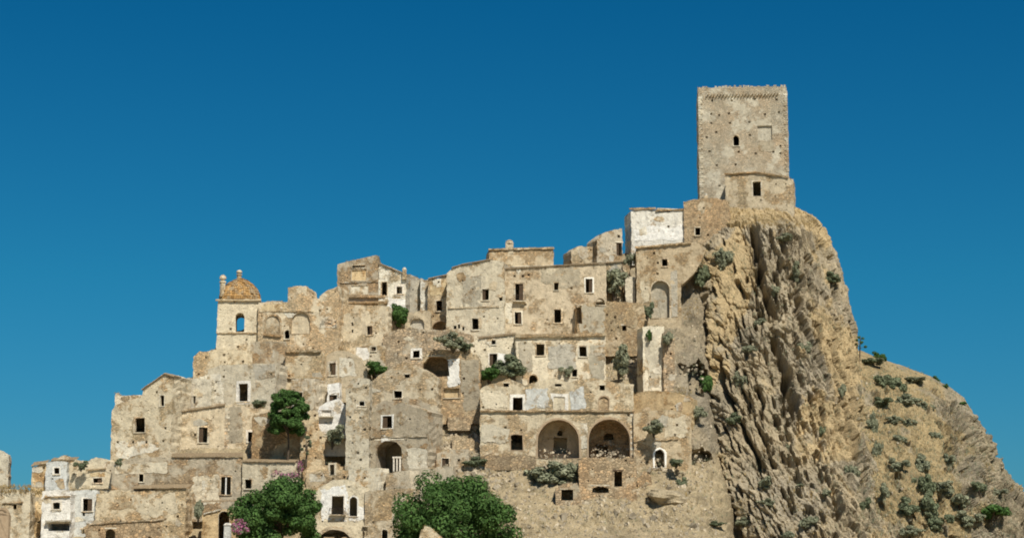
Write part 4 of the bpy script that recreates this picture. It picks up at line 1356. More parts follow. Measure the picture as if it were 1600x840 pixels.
def pinnacle(px, py0, py1, w, n_):
    u, z1 = pl.uz(px, py0)
    _, z0 = pl.uz(px, py1)
    hh = z1 - z0
    mb = MB()
    pr = [(w, 0), (w, .62), (w * 1.25, .64), (w * 1.25, .70), (w * .7, .72), (w * .6, .76)]
    vs, fs, sg = [], [], 8
    for r, t in pr:
        for j in range(sg):
            a = j / sg * 2 * math.pi + .39
            vs.append(pl.w(u + r * math.cos(a), z0 + hh * t, n_ + r * math.sin(a)))
    for i in range(len(pr) - 1):
        for j in range(sg):
            fs.append((i * sg + j, i * sg + (j + 1) % sg, (i + 1) * sg + (j + 1) % sg, (i + 1) * sg + j))
    fs.append(tuple((len(pr) - 1) * sg + j for j in range(sg)))
    p_ = mesh('pinnacle', vs, fs, M['tan'], root, org)
    pr = [(w * .7, .76), (w * 1.15, .80), (w * 1.25, .86), (w * 1.0, .94), (w * .45, 1.0)]
    vs, fs = [], []
    for r, t in pr:
        for j in range(sg):
            a = j / sg * 2 * math.pi
            vs.append(pl.w(u + r * math.cos(a), z0 + hh * t, n_ + r * math.sin(a)))
    for i in range(len(pr) - 1):
        for j in range(sg):
            fs.append((i * sg + j, i * sg + (j + 1) % sg, (i + 1) * sg + (j + 1) % sg, (i + 1) * sg + j))
    fs += [tuple((len(pr) - 1) * sg + j for j in range(sg)), tuple(range(sg))[::-1]]
    mesh('stone_cap', vs, fs, M['frame'], p_, org, smooth=True)


pinnacle(348, 428, 462, .48, -.9)
pinnacle(373, 417, 440, .42, nc)

# ------------------------------------------------------------------ castle tower
ph = [(255, 130), (362, 130), (487, 122), (607, 124), (250, 203), (293, 210), (347, 200), (543, 205), (620, 193), (250, 253), (352, 252), (277, 302), (240, 407), (493, 418), (628, 418), (280, 483),
      (383, 478), (295, 595), (628, 378), (458, 247), (400, 410), (462, 318), (225, 330), (590, 410)]
root, pl, org = H('square stone castle tower crowning the cliff', [(1090, 137), (1120, 137), (1160, 136), (1200, 135), (1229, 136), (1232, 220), (1234, 318)], 318, 'tower', yaw=2.4, d=14, dy=2.5, vary=False, ext=25, holes=0, rag=.1, name='castle_tower', cat='tower',
                  ops=[O(1146, 211, 1155, 228, arch=1, fr=.12, depth=1), O(1184, 196, 1206, 219, fr=0, depth=.35, back=[], bm='graypatch', kind='niche')],
                  quoin=[(1090.6, 142, 312, 1), (1230, 142, 268, -1)], pholes=[(1040 + a / 3.5, 120 + b_ / 3.5) for a, b_ in ph], patch=[([(1184, 220), (1208, 220), (1210, 238), (1186, 236)], 'graypatch')])
ua, za_ = pl.uz(1103, 148)
ub, zb_ = pl.uz(1217, 146)
ncb = 46
cme = None
for i in range(ncb):
    u = ua + (ub - ua) * (i + .5) / ncb + random.uniform(-.04, .04)
    z = za_ + .15 * (1 if i % 2 else -1) + random.uniform(-.05, .05)
    if cme is None:
        mb = MB()
        c8 = []
        for n_, k in ((.42, .75), (-.1, 1.0)):
            for a, c in ((-.11, -.42), (.11, -.42), (.11, .3), (-.11, .3)):
                c8.append(np.array([a * k * pl.u[0] + n_ * pl.n[0] + (c * .22) * pl.u[0], a * k * pl.u[1] + n_ * pl.n[1] + (c * .22) * pl.u[1], c * k]))
        mb.hexa(c8)
        cb = mb.build('corbel', M['tower'], root, np.zeros(3))
        cme = cb.data
        cb.location = Vector(pl.w(u, z, 0)) - Vector(org)
    else:
        cb = bpy.data.objects.new('corbel', cme)
        put(cb, root)
        cb.location = Vector(pl.w(u, z, 0)) - Vector(org)
# broken merlon stones along the top
u0, z0 = pl.uz(1091, 137)
u1, z1 = pl.uz(1229, 135)
mst = None
u = u0 + .2
while u < u1 - .3:
    w_ = random.uniform(.3, .6)
    if random.random() < .72:
        h_ = random.uniform(.16, .38)
        if mst is None:
            mb = MB()
            mb.hexa([np.array([a * pl.u[0] + n_ * pl.n[0], a * pl.u[1] + n_ * pl.n[1], c]) for n_ in (.06, -.6) for a, c in ((-.5, -.6), (.5, -.6), (.43, .9), (-.46, 1))])
            ob = mb.build('parapet_stone', M['tower'], root, np.zeros(3))
            mst = ob.data
        else:
            ob = bpy.data.objects.new('parapet_stone', mst)
            put(ob, root)
        ob.scale = (w_, w_, h_)
        ob.location = Vector(pl.w(u + w_ / 2, z0 + (z1 - z0) * (u - u0) / (u1 - u0), -.02)) - Vector(org)
    u += w_ + random.uniform(.02, .25)
H('low stone annex with a dark doorway leaning on the castle tower', [(1133, 273), (1150, 271), (1180, 270), (1205, 273), (1228, 278), (1239, 281), (1241, 326)], 332, 'tan', yaw=-3, d=9, dy=-1.8, vary=False, ext=14, holes=4, rag=.12, name='castle_annex', cat='annex',
  ops=[O(1176, 283, 1189, 307, fr=.16, depth=1, kind='doorway')], ledge=[(1132, 273, 1182, 270, .22, .3, 'tan2'), (1182, 270, 1232, 278, .22, .3, 'tan2')])
H('broken stone wall with one small window between white house and tower', [(1068, 315), (1080, 313), (1095, 311), (1120, 309), (1136, 312), (1141, 340)], 378, 'tan2', d=5, dy=-.5, holes=4, rag=.2, name='ruined_house', ops=[O(1086, 355, 1094, 368, fr=.12)])

# chimneys and roof pieces that stand on their own
def chimney(px, py0, py1, w, b, label, dy=0.0, pots=True):
    Y = row_y(b) - 1.0 + dy
    p = Plane(px, Y, 0, px)
    u, zt2 = p.uz(px, py0)
    _, zb2 = p.uz(px, py1)
    og = p.w(u, zb2, -1.2)
    r_ = tag(empty('chimney', tuple(og)), label, 'chimney')
    mb = MB()
    hh = zt2 - zb2
    mb.hexa([p.w(u + a, zb2 + c, n) for n in (-.6, -1.8) for a, c in ((-w, -.8), (w, -.8), (w * .95, hh * .65), (-w * .95, hh * .65))])
    mb.build('stack', M['tan'], r_, og)
    mb = MB()
    tube(mb, [p.w(u, zb2 + hh * .65, -1.2), p.w(u, zb2 + hh * .75, -1.2), p.w(u, zb2 + hh * .9, -1.2), p.w(u, zb2 + hh, -1.2)], [w * 1.1, w * .95, w * .85, w * .35], 10, .06)
    mb.build('cap', M['pale'], r_, og)


chimney(796, 373, 389, .72, 450, 'round capped chimney on the boxy attic storey')
chimney(632, 416, 428, .38, 492, 'thin chimney on the roof of the white gabled house')
chimney(1103, 300, 312, .3, 378, 'stub of masonry on top of the broken wall left of the tower')

# gate post beside the archway
p = Plane(356, row_y(850) - 3.2, -10, 1)
u, z1 = p.uz(356, 820)
_, z0 = p.uz(356, 850)
og = p.w(u, z0, 0)
r_ = tag(empty('gate_post', tuple(og)), 'stout white gate post in front of the dark archway', 'gate post')
mb = MB()
mb.hexa([p.w(u + a, c, n) for n in (.45, -.45) for a, c in ((-.55, z0 - 2), (.55, z0 - 2), (.5, z1), (-.5, z1))])
mb.build('shaft', M['bluish'], r_, og)
mb = MB()
mb.hexa([p.w(u + a, c, n) for n in (.55, -.55) for a, c in ((-.62, z1), (.62, z1), (.3, z1 + .35), (-.3, z1 + .35))])
mb.build('cap', M['framewhite'], r_, og)

# little white door frame standing in the cave entrance
p = Plane(620, row_y(736) - .6, -18, 2)
ua, za_ = p.uz(614, 730)
ub, zb_ = p.uz(626, 715)
mb = MB()
for a, b_ in ((ua, ua + .22), (ub - .22, ub), ((ua + ub) / 2 - .09, (ua + ub) / 2 + .09)):
    mb.hexa([p.w(x, c, n) for n in (0, -.25) for x, c in ((a, za_ - .6), (b_, za_ - .6), (b_, zb_ - .002), (a, zb_ - .002))])
mb.hexa([p.w(x, c, n) for n in (.03, -.28) for x, c in ((ua - .1, zb_), (ub + .1, zb_), (ub + .1, zb_ + .25), (ua - .1, zb_ + .25))])
o = mb.build('door_frame', M['framewhite'], None, p.w((ua + ub) / 2, za_))
tag(o, 'empty white door frame standing in the gaping cave entrance', 'door frame')

# ------------------------------------------------------------------ loose stones
def stone_arr(pts, sizes):
    """many six sided stones in one mesh"""
    n = len(pts)
    c = np.array([(-1, -1, -1), (1, -1, -1), (1, 1, -1), (-1, 1, -1), (-1, -1, 1), (1, -1, 1), (1, 1, 1), (-1, 1, 1)], float)
    V = c[None] * rng.uniform(.45, 1.0, (n, 8, 3)) * sizes[:, None, None] * rng.uniform(.6, 1.2, (n, 1, 3))
    a = rng.uniform(0, 6.28, n)
    ca, sa = np.cos(a), np.sin(a)
    b_ = rng.uniform(-.7, .7, n)
    cb, sb = np.cos(b_), np.sin(b_)
    x = V[..., 0] * ca[:, None] - V[..., 1] * sa[:, None]
    y = V[..., 0] * sa[:, None] + V[..., 1] * ca[:, None]
    z = V[..., 2] * cb[:, None] - x * sb[:, None]
    x = x * cb[:, None] + V[..., 2] * sb[:, None]
    V = np.stack([x, y, z], -1) + pts[:, None, :]
    f = np.array([(0, 3, 2, 1), (4, 5, 6, 7), (0, 1, 5, 4), (1, 2, 6, 5), (2, 3, 7, 6), (3, 0, 4, 7)])
    F = (f[None] + 8 * np.arange(n)[:, None, None]).reshape(-1, 4)
    return V.reshape(-1, 3), F


pts, szs = [], []
ZONES = [((692, 606, 752, 735), 700, .11, .42), ((946, 520, 1004, 610), 420, .12, .4), ((720, 715, 1120, 840), 2600, .05, .3), ((740, 720, 1100, 840), 170, .2, .6), ((690, 690, 800, 760), 420, .1, .45), ((745, 700, 1000, 730), 300, .08, .35), ((905, 765, 985, 800), 120, .1, .35),
         ((1040, 640, 1110, 740), 160, .08, .35), ((1040, 500, 1100, 640), 160, .08, .35), ((925, 690, 985, 725), 60, .12, .35), ((540, 590, 600, 620), 40, .1, .3),
         ((1110, 780, 1180, 840), 60, .06, .2), ((1340, 560, 1580, 840), 300, .07, .3)]
for (x0, y0, x1, y1), n, s0, s1 in ZONES:
    for i in range(n):
        px, py = random.uniform(x0, x1), random.uniform(y0, y1)
        q_ = surf(px, py, False)
        if q_ is None:
            continue
        pts.append(q_)
        szs.append(s0 + (s1 - s0) * random.random() ** 3)
V, F = stone_arr(np.array(pts), np.array(szs))
o = mesh('rubble', V, F, M['rockstone'])
tag(o, 'loose rubble and fallen stones scattered over the open slopes', 'rubble', kind='stuff')


def boulder(px, py, rx, rz, label, mat='cliff', sq=1.0):
    c = surf(px, py)
    sc_ = (c[1] - CY) / FPX
    n, m_ = 22, 14
    vs, fs = [], []
    for i in range(m_):
        t = -math.pi / 2 + math.pi * i / (m_ - 1)
        for j in range(n):
            a = 2 * math.pi * j / n
            v = np.array([math.cos(t) * math.cos(a), math.cos(t) * math.sin(a), math.sin(t)])
            v = np.sign(v) * np.abs(v) ** .8
            k = 1 + .22 * float(fbm(v[0] * 1.3 + px, v[1] * 1.3, v[2] * 1.3, 4))
            vs.append(c + v * k * np.array([rx * sc_, rx * sc_ * .8, rz * sc_]) + np.array([0, 0, .18 * v[0] * sc_ * -rx * sq]))
    for i in range(m_ - 1):
        for j in range(n):
            fs.append((i * n + j, i * n + (j + 1) % n, (i + 1) * n + (j + 1) % n, (i + 1) * n + j))
    o = mesh('boulder', vs, fs, M[mat], None, c - np.array([0, 0, rz * sc_]))
    tag(o, label, 'boulder')


boulder(1042, 777, 30, 12, 'large flat grey boulder lying on the earth slope below the cliff')
boulder(1012, 756, 9, 6, 'small rock above the large flat boulder')
boulder(985, 776, 8, 5, 'small rock left of the large flat boulder')
boulder(744, 668, 8, 5, 'pale block lying on the rubble slope', 'rockstone')
boulder(733, 642, 9, 5, 'white fallen block at the foot of the streaked grey flank', 'framewhite')

# ------------------------------------------------------------------ plants
def leaf_cloud(clumps, n, size, seed, flat=0.5):
    """n small leaf faces spread through the clumps (centre, radius, weight)"""
    r = np.random.default_rng(seed)
    c = np.array([k[0] for k in clumps], float)
    rad = np.array([k[1] for k in clumps], float)
    w = rad ** 2
    idx = r.choice(len(clumps), n, p=w / w.sum())
    d = r.normal(size=(n, 3))
    d /= np.linalg.norm(d, axis=1)[:, None]
    rr = rad[idx] * r.uniform(.2, 1.0, n) ** .3
    p = c[idx] + d * rr[:, None] * np.array([1, 1, .8])
    nrm = d * 1.3 + r.normal(size=(n, 3)) * .5 + np.array([0, 0, flat])
    nrm /= np.linalg.norm(nrm, axis=1)[:, None]
    t = np.cross(nrm, r.normal(size=(n, 3)))
    t /= np.linalg.norm(t, axis=1)[:, None]
    b = np.cross(nrm, t)
    s = size * r.uniform(.55, 1.3, n)[:, None]
    q = np.stack([p - t * s, p + b * s * .55 + nrm * s * .15, p + t * s, p - b * s * .55 + nrm * s * .15], 1)
    return q.reshape(-1, 3), np.arange(4 * n).reshape(-1, 4)


def crown_clumps(rx, ry, rz, n, cr0, seed, lo=-.5):
    r = np.random.default_rng(seed)
    out = []
    while len(out) < n:
        d = r.normal(size=3)
        d /= np.linalg.norm(d)
        if d[2] < lo:
            continue
        k = r.uniform(.3, 1.18) ** .5
        c = d * k * np.array([rx, ry, rz])
        out.append((c, cr0 * r.uniform(.6, 1.35)))
    return out


def tree(px, pyc, rx, rz, Y, label, mat='leaf', n=9000, leaf=.34, nclump=46, seed=1, trunk_to=None, name='tree', group=None):
    c = at(px, pyc, Y)
    s_ = (Y - CY) / FPX
    RX, RZ = rx * s_, rz * s_
    base = at(px, trunk_to if trunk_to else pyc + rz * 1.2, Y)
    root = tag(empty(name, tuple(base)), label, 'tree', group)
    cl = [(c + k[0], k[1]) for k in crown_clumps(RX * .86, RX * .78, RZ * .86, nclump, RX * .2, seed, -.8)]
    v, f = leaf_cloud(cl, n, leaf, seed)
    mesh('crown', v, f, M[mat], root, base)
    mb = MB()
    tr = max(.16, RX * .055)
    top = c + np.array([0, 0, RZ * .1])
    mid = (base + top) / 2 + np.array([tr, 0, 0])
    tube(mb, [base - np.array([0, 0, .6]), base + (mid - base) * .5, mid, top], [tr * 1.3, tr, tr * .85, tr * .45], 8, .12)
    rr = np.random.default_rng(seed + 50)
    for k in rr.choice(len(cl), min(9, len(cl)), replace=False):
        e = cl[k][0]
        st = mid + (top - mid) * rr.uniform(0, .8)
        tube(mb, [st, (st + e) / 2 + np.array([0, 0, .2]), e], [tr * .45, tr * .3, tr * .12], 6, .1)
    mb.build('trunk', M['bark'], root, base)
    return root, cl


tree(708, 824, 104, 82, -16, 'big round dark green tree at the bottom centre', n=34000, leaf=.27, nclump=120, seed=11, trunk_to=935)
tree(436, 804, 71, 65, -13, 'dark green tree with pink bougainvillea at its foot', n=28000, leaf=.26, nclump=110, seed=12, trunk_to=900)
tree(449, 651, 34, 44, row_y(735) - 3.6, 'green tree growing alone between the houses on the left', n=14000, leaf=.22, nclump=80, seed=13, trunk_to=738)
tree(478, 694, 9, 20, row_y(735) - 3.4, 'thin sapling right of the lone green tree', mat='leaf2', n=900, leaf=.2, nclump=10, seed=14, trunk_to=722)


def flowers(px, py, rx, rz, Y, label, seed, n=900):
    c = at(px, py, Y)
    s_ = (Y - CY) / FPX
    cl = [(c + k[0], k[1]) for k in crown_clumps(rx * s_, rx * s_ * .7, rz * s_, 10, max(.5, rz * s_ * .4), seed, -1)]
    og = c - np.array([0, 0, rz * s_])
    root = tag(empty('bougainvillea', tuple(og)), label, 'shrub', 'pink bougainvillea')
    v, f = leaf_cloud(cl, n, .15, seed)
    mesh('flowers', v, f, M['pink'], root, og)
    v, f = leaf_cloud(cl, n // 2, .2, seed + 1)
    mesh('leaves', v, f, M['leaf2'], root, og)


flowers(378, 824, 12, 15, -19, 'pink bougainvillea beside the white gate post', 31)
flowers(441, 742, 20, 6, -12, 'strip of pink bougainvillea along the top of the dark green tree', 32, 260)
flowers(466, 728, 6, 13, row_y(745) - 3, 'upright pink bougainvillea spray below the lone green tree', 33, 200)

# bushes: a few shapes, copied
BUSH = {}
for kind, mat, n, lf in (('olive', 'olive', 3600, .10), ('leaf2', 'leaf2', 3600, .10), ('leaf', 'leaf', 3600, .10)):
    for vnt in range(4):
        bk = np.random.default_rng(300 + vnt + len(kind) * 10)
        cl = []
        for q in range(int(bk.integers(6, 9))):               # a few stools, each with its own small clumps
            o_ = bk.normal(size=3) * np.array([.36, .36, .22])
            for k_ in crown_clumps(.40, .40, .42, 7, .24, int(bk.integers(1e6)), -.6):
                cl.append((k_[0] * bk.uniform(.6, 1.2) + o_, k_[1]))
        v, f = leaf_cloud(cl, n, lf, 80 + vnt)
        me = bpy.data.meshes.new('foliage')
        me.from_pydata(v.tolist(), [], f.tolist())
        me.materials.append(M[mat])
        mb = MB()
        for k in cl[::7]:
            tube(mb, [np.array([0, 0, -1.0]), k[0] * .5 + np.array([0, 0, -.2]), k[0]], [.05, .035, .015], 5)
        ms = bpy.data.meshes.new('stems')
        ms.from_pydata(mb.v, [], mb.f)
        ms.materials.append(M['bark'])
        BUSH[kind, vnt] = (me, ms)
bcount = [0]


def bush(px, py, rx, rz, label, kind='olive', Y=None, group=None):
    bcount[0] += 1
    rx, rz = rx * 1.22, rz * 1.2
    c = None
    while c is None:
        c = surf(px, py, False) if Y is None else at(px, py, Y)
        py += 3
    s_ = (c[1] - CY) / FPX
    me, ms = BUSH[kind, bcount[0] % 4]
    if Y is None:
        c = c + np.array([0, -.25 * rx * s_, 0])
    r_ = empty('bush', (c[0], c[1], c[2]))
    r_.scale = (rx * s_, rx * s_, rz * s_)
    r_.rotation_euler = (0, 0, bcount[0] * 1.7)
    tag(r_, label, 'bush', group)
    for nm, m_ in (('foliage', me), ('stems', ms)):
        put(bpy.data.objects.new(nm, m_), r_)


def yb(b, dy=0):
    return row_y(b) - 1.0 + dy


bush(621, 493, 16, 18, 'dark green bush on the wall below the white gabled house', 'leaf', yb(520, -.6))
bush(590, 577, 17, 14, 'dark green bush before the opening in the whitish plaster wall', 'leaf', yb(590, -1.5))
bush(765, 588, 17, 14, 'left green bush growing on the roof of the arcade house', 'leaf', yb(606, -1.5))
bush(801, 574, 21, 20, 'taller green bush growing on the roof of the arcade house', 'leaf2', yb(606, -1.5))
bush(959, 440, 21, 28, 'big olive bush on the terrace under the stained white house', 'olive', yb(478, -.4))
bush(985, 405, 8, 14, 'thin olive shoots above the big olive bush', 'olive', yb(470, 0))
bush(966, 566, 18, 26, 'round grey green bush on the rubble beside the plastered row house', 'olive', yb(606, -1.2))
bush(870, 742, 30, 20, 'widest grey green bush on the slope below the left arch')
bush(838, 745, 13, 10, 'brownish low bush at the left of the widest slope bush')
bush(888, 736, 18, 20, 'grey green bush below the pier between the two arches')
bush(519, 681, 18, 17, 'grey olive bush hanging over the black cave mouth', 'olive', yb(733, -1.2))
bush(708, 534, 19, 15, 'grey green bush on top of the collapsed vault', 'olive', yb(640, -.6))
bush(726, 542, 12, 9, 'small green bush on the right of the collapsed vault top', 'leaf2', yb(640, -.4))
bush(1098, 432, 15, 26, 'dark blue green bush in the cleft between village and cliff', 'leaf2')
bush(1012, 486, 8, 14, 'small green bush at the foot of the walled up archway', 'leaf2', yb(505, -1.2))
bush(1103, 600, 10, 22, 'dark bush in the cave at the cliff edge', 'leaf')
bush(1015, 524, 4, 9, 'plant sprouting from the narrow grey building window', 'leaf', yb(616, -.4))
bush(1043, 528, 10, 16, 'reddish grey shrub on the brown stone stub', 'olive', yb(612, -.8))
bush(127, 727, 8, 8, 'little dark bush on the roof behind the white turret', 'leaf2', yb(768, -.4))
bush(186, 725, 9, 9, 'little dark bush against the foot of the left end gable', 'leaf2', yb(790, -.6))
bush(405, 630, 12, 8, 'low green bush beside the big white framed doorway', 'leaf2', yb(640, -1))
bush(310, 795, 10, 22, 'olive shrub in the gap left of the yellow house', 'olive', yb(850, -1))
bush(888, 580, 8, 10, 'dry shrub by the small low window of the row house', 'olive', yb(606, -.6))
bush(1021, 668, 13, 13, 'grey bush on the old retaining wall', 'olive', yb(740, -.8))
bush(1056, 722, 13, 8, 'green bush right of the white rimmed arched door', 'leaf2', yb(740, -1))
bush(1085, 644, 16, 16, 'grey green bush in the hollow below the cliff cave')
bush(1069, 757, 8, 12, 'upright green bush above the large flat boulder', 'leaf2')
bush(741, 722, 15, 9, 'green bush on the rubble slope above the big round tree', 'leaf2')
bush(752, 672, 11, 9, 'grey bush on the rubble slope left of the arcade house')
bush(758, 702, 10, 5, 'flat grass tuft on the rubble slope')
bush(980, 775, 6, 6, 'tiny shrub on the earth slope below the black doorway')
bush(1115, 818, 12, 5, 'flat green shrub on the sandy path by the cliff foot', 'leaf2')
bush(1128, 405, 13, 22, 'dry dark shrub hanging at the upper left of the cliff')
far_b = [(1390, 600, 17, 19, 'leaf2', 'roundest green bush on the far hill'), (1382, 629, 12, 8, 'leaf2', 'flat green bush just under the roundest far bush'), (1415, 627, 14, 11, 'olive', 'grey bush right of the flat green far bush'),
         (1440, 636, 12, 10, 'olive', 'last grey bush of the upper far hill row'), (1407, 686, 9, 9, 'olive', 'single grey bush in the middle of the far hill'), (1404, 728, 10, 11, 'olive', 'grey bush above the foot of the far gully'),
         (1440, 727, 11, 16, 'olive', 'topmost bush of the line running down the far gully'), (1444, 760, 13, 22, 'leaf2', 'second bush of the line down the far gully'), (1453, 792, 14, 22, 'leaf2', 'third bush of the line down the far gully'),
         (1461, 815, 13, 14, 'leaf2', 'lowest bush of the line down the far gully'), (1417, 793, 13, 15, 'leaf2', 'green bush left of the far gully line'), (1474, 762, 17, 13, 'olive', 'wide grey bush beside the reddish bank'),
         (1498, 783, 15, 15, 'olive', 'grey bush below the reddish bank'), (1508, 812, 13, 12, 'olive', 'grey bush near the bottom right rocks'), (1545, 800, 20, 16, 'leaf', 'dark green bush among the bottom right rocks'),
         (1430, 594, 16, 6, 'olive', 'low brown shrub patch on the far hill top'), (1462, 592, 4, 5, 'leaf', 'tiny dark shrub on the far skyline'), (1477, 605, 4, 4, 'leaf', 'tiny dark shrub farther down the far skyline'),
         (1504, 630, 4, 4, 'leaf', 'lowest tiny shrub on the far skyline'), (1370, 553, 10, 8, 'leaf', 'dark bush on the crest behind the cliff edge'), (1358, 566, 16, 8, 'leaf2', 'wide green patch just behind the cliff edge')]
for px, py, rx, rz, kd, lb in far_b:
    bush(px, py, rx * 1.2, rz * 1.15, lb, kd)
cliff_b = [(1240, 428, 10, 18, 'olive', 'grey shrub in the middle of the upper cliff face'), (1298, 435, 13, 10, 'leaf2', 'shrub at the right rim of the upper cliff'), (1160, 597, 9, 15, 'olive', 'shrub beside the dark fissure in the mid cliff'),
           (1280, 676, 9, 15, 'leaf2', 'green tuft on the lower right cliff face'), (1190, 755, 12, 11, 'olive', 'shrub under the long diagonal crack'), (1200, 785, 11, 7, 'olive', 'low shrub near the cliff foot'),
           (1250, 760, 10, 8, 'olive', 'shrub at the lower middle of the cliff'), (1262, 815, 13, 13, 'olive', 'biggest shrub at the foot of the cliff'), (1348, 790, 9, 13, 'leaf2', 'green shrub at the lower right of the cliff'),
           (1363, 665, 9, 20, 'olive', 'long shrub in the fold where cliff meets far hill'), (1371, 705, 7, 22, 'olive', 'lower shrub in the fold where cliff meets far hill'), (1315, 610, 7, 16, 'olive', 'hanging shrub near the right cliff edge'),
           (1182, 505, 10, 8, 'olive', 'small shrub on the ledge below the bare earth face'), (1150, 590, 6, 10, 'olive', 'small tuft left of the mid cliff shrub'), (1290, 770, 7, 8, 'olive', 'small tuft right of the lower middle shrub'),
           (1230, 835, 12, 9, 'olive', 'shrub cut by the bottom edge below the cliff')]
for px, py, rx, rz, kd, lb in cliff_b:
    bush(px, py, rx * 1.1, rz, lb, kd)

more_b = [(1138, 400, 11, 9, 'olive', 'grey tuft at the top of the bare earth face'), (1225, 372, 10, 8, 'olive', 'grey tuft on the rock just under the castle annex'), (1210, 455, 8, 12, 'olive', 'grey tuft in the long dark upper crack'),
          (1170, 545, 10, 9, 'olive', 'grey tuft under the small ledge shrub'), (1262, 545, 9, 12, 'olive', 'hanging tuft beside the right hand crack of the upper cliff'), (1145, 655, 9, 11, 'leaf2', 'green tuft on the lower left cliff spur'),
          (1230, 700, 9, 9, 'olive', 'tuft in the middle of the lower cliff'), (1330, 735, 9, 14, 'olive', 'tuft on the lower right cliff rib'), (1385, 770, 9, 16, 'olive', 'tuft low in the fold beside the far hill'), (1160, 815, 10, 8, 'olive', 'tuft at the sandy foot of the cliff'),
          (1420, 660, 9, 8, 'olive', 'small grey tuft in the upper middle of the far hill'), (1462, 680, 8, 9, 'olive', 'small grey tuft right of the far hill middle'), (1485, 720, 9, 12, 'olive', 'grey tuft on the reddish bank'), (1420, 830, 14, 10, 'olive', 'grey patch at the bottom edge of the far hill'),
          (1395, 655, 10, 8, 'olive', 'flat grey tuft below the flat green far bush'), (1530, 760, 11, 12, 'leaf2', 'green tuft above the dark bush in the right rocks'), (1560, 770, 9, 9, 'olive', 'tuft on the bottom right crags')]
for px, py, rx, rz, kd, lb in more_b:
    bush(px, py, rx * 1.1, rz, lb, kd)

# bare century plant on the skyline
c = surf(1343, 560)
mb = MB()
h_ = 4.0
tube(mb, [c + np.array([0, 0, -.5]), c + np.array([.15, 0, h_ * .6]), c + np.array([.25, 0, h_])], [.12, .1, .05], 6)
og = c
r_ = tag(empty('century_plant', tuple(og)), 'thin dark flower stalk standing on the skyline right of the cliff', 'plant')
mb.build('stalk', M['bark'], r_, og)
for i in range(7):
    z_ = h_ * (.5 + .07 * i)
    a = i * 2.4
    l_ = .9 - .08 * i
    cl = [(c + np.array([.2 + l_ * math.cos(a), l_ * math.sin(a), z_ + .15]), .28)]
    mb = MB()
    tube(mb, [c + np.array([.18, 0, z_ - .15]), cl[0][0]], [.05, .03], 5)
    br = mb.build('branch', M['bark'], r_, og)
    v, f = leaf_cloud(cl, 40, .16, 200 + i)
    mesh('flower_head', v, f, M['leaf'], br, og)

# ------------------------------------------------------------------ dry grass
def grass(name, zones, label, n_per, mat='dry', h0=.25, h1=.6):
    vs = []
    for (x0, y0, x1, y1, n, Yr) in zones:
        for i in range(int(n * n_per)):
            px, py = random.uniform(x0, x1), random.uniform(y0, y1)
            c = surf(px, py, False) if Yr is None else at(px, py, yb(Yr) + random.uniform(-.2, .8))
            if c is None:
                continue
            for k in range(4):
                q = c + np.array([random.uniform(-.2, .2), random.uniform(-.2, .2), -.05])
                a = random.uniform(0, 3.14)
                w_ = np.array([math.cos(a), math.sin(a), 0]) * random.uniform(.03, .06)
                t = q + np.array([random.uniform(-.2, .2), random.uniform(-.2, .2), random.uniform(h0, h1)])
                vs += [q - w_, q + w_, t]
    v = np.array(vs)
    o = mesh(name, v, np.arange(len(v)).reshape(-1, 3), M[mat])
    tag(o, label, 'grass', kind='stuff')


grass('dry_grass', [(1120, 325, 1275, 356, 500, None), (990, 606, 1080, 622, 200, None), (1000, 500, 1060, 512, 90, None), (720, 720, 1110, 840, 500, None), (1340, 555, 1560, 840, 900, None),
                    (1150, 740, 1300, 840, 250, None), (0, 758, 48, 770, 160, 840), (48, 764, 70, 775, 70, 838), (1090, 380, 1110, 420, 60, None), (1055, 430, 1090, 500, 120, None)],
      'tufts of dry straw coloured grass on ledges and slopes', 1.0)

grass('scrub', [(1340, 560, 1590, 840, 3200, None), (720, 715, 1110, 840, 260, None), (1110, 380, 1420, 840, 1300, None), (692, 610, 752, 735, 60, None), (1000, 500, 1100, 740, 200, None), (945, 520, 1004, 610, 60, None)],
      'low grey green scrub dotted over the cliff, the far hill and the slopes', 1.0, 'olive', .2, .65)


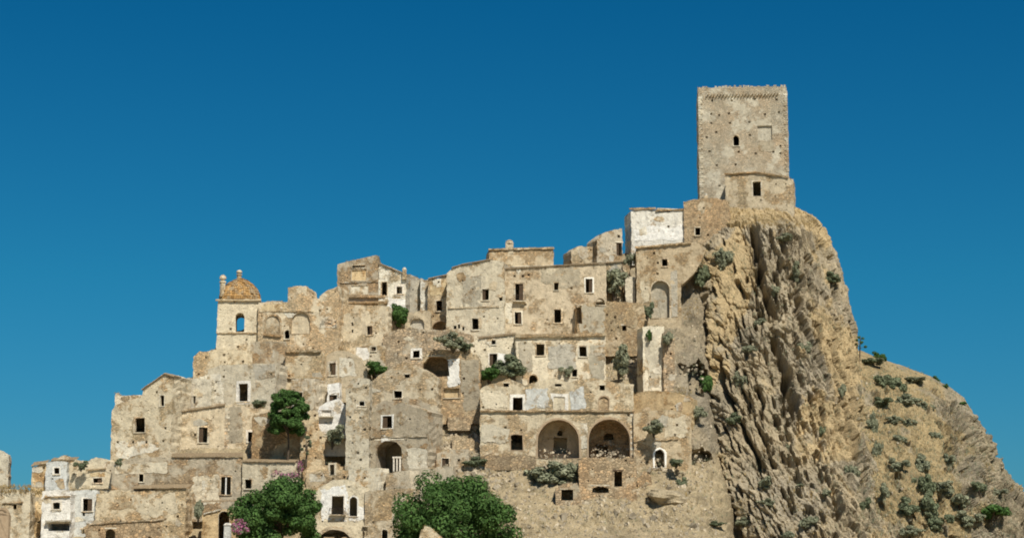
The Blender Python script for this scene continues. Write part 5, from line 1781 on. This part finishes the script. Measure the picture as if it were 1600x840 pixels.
for nm_, mt_, part_, lb_ in (('dry_weeds', 'dry', 0, 'dry yellow weeds rooted along wall tops and ledges'), ('green_weeds', 'olive', 1, 'grey green weeds rooted along wall tops and ledges')):
    vs = []
    for i, c in enumerate(TOPS):
        if (i % 3 == 0) != bool(part_):
            continue
        sp = random.uniform(.1, .35)
        for k in range(random.randint(5, 16)):
            q = c + np.array([random.gauss(0, sp), random.gauss(0, sp * .5), -.05])
            a = random.uniform(0, 3.14)
            w_ = np.array([math.cos(a), math.sin(a), 0]) * random.uniform(.03, .07)
            t = q + np.array([random.uniform(-.2, .2), random.uniform(-.25, .1), random.uniform(.08, .42)])
            vs += [q - w_, q + w_, t]
    v = np.array(vs)
    o = mesh(nm_, v, np.arange(len(v)).reshape(-1, 3), M[mt_])
    tag(o, lb_, 'weeds', kind='stuff')


# ------------------------------------------------------------------ dig the hill out behind the openings so rooms are hollow
hv = np.empty(len(hillside.data.vertices) * 3, np.float32)
hillside.data.vertices.foreach_get('co', hv)
hv = hv.reshape(-1, 3).astype(float)
for pl, u0, u1, z0, z1, dep in CARVE:
    r_ = hv[:, :2] - pl.o
    uu, nn = r_ @ pl.u, r_ @ pl.n
    k = (uu > u0 - .7) & (uu < u1 + .7) & (hv[:, 2] > z0 - .4) & (hv[:, 2] < z1 + .8) & (nn > -dep) & (nn < 1.2)
    if k.any():
        hv[k, :2] += np.outer(-dep - nn[k], pl.n)
hd_ = (hv[:, 1] - CY) * CP + (hv[:, 2] - CZ) * SP
hpx = 800 + FPX * hv[:, 0] / hd_
hpy = 420 - FPX * ((hv[:, 2] - CZ) * CP - (hv[:, 1] - CY) * SP) / hd_
for cx_, cy_, ra_, rb_, dp_ in ((1090, 592, 15, 25, 4.5), (1092, 714, 19, 13, 4.0), (1066, 578, 6, 9, 1.5)):
    k = (((hpx - cx_) / ra_) ** 2 + ((hpy - cy_) / rb_) ** 2 < 1)
    hv[k, 1] += dp_
hillside.data.vertices.foreach_set('co', hv.astype(np.float32).ravel())
hillside.data.update()
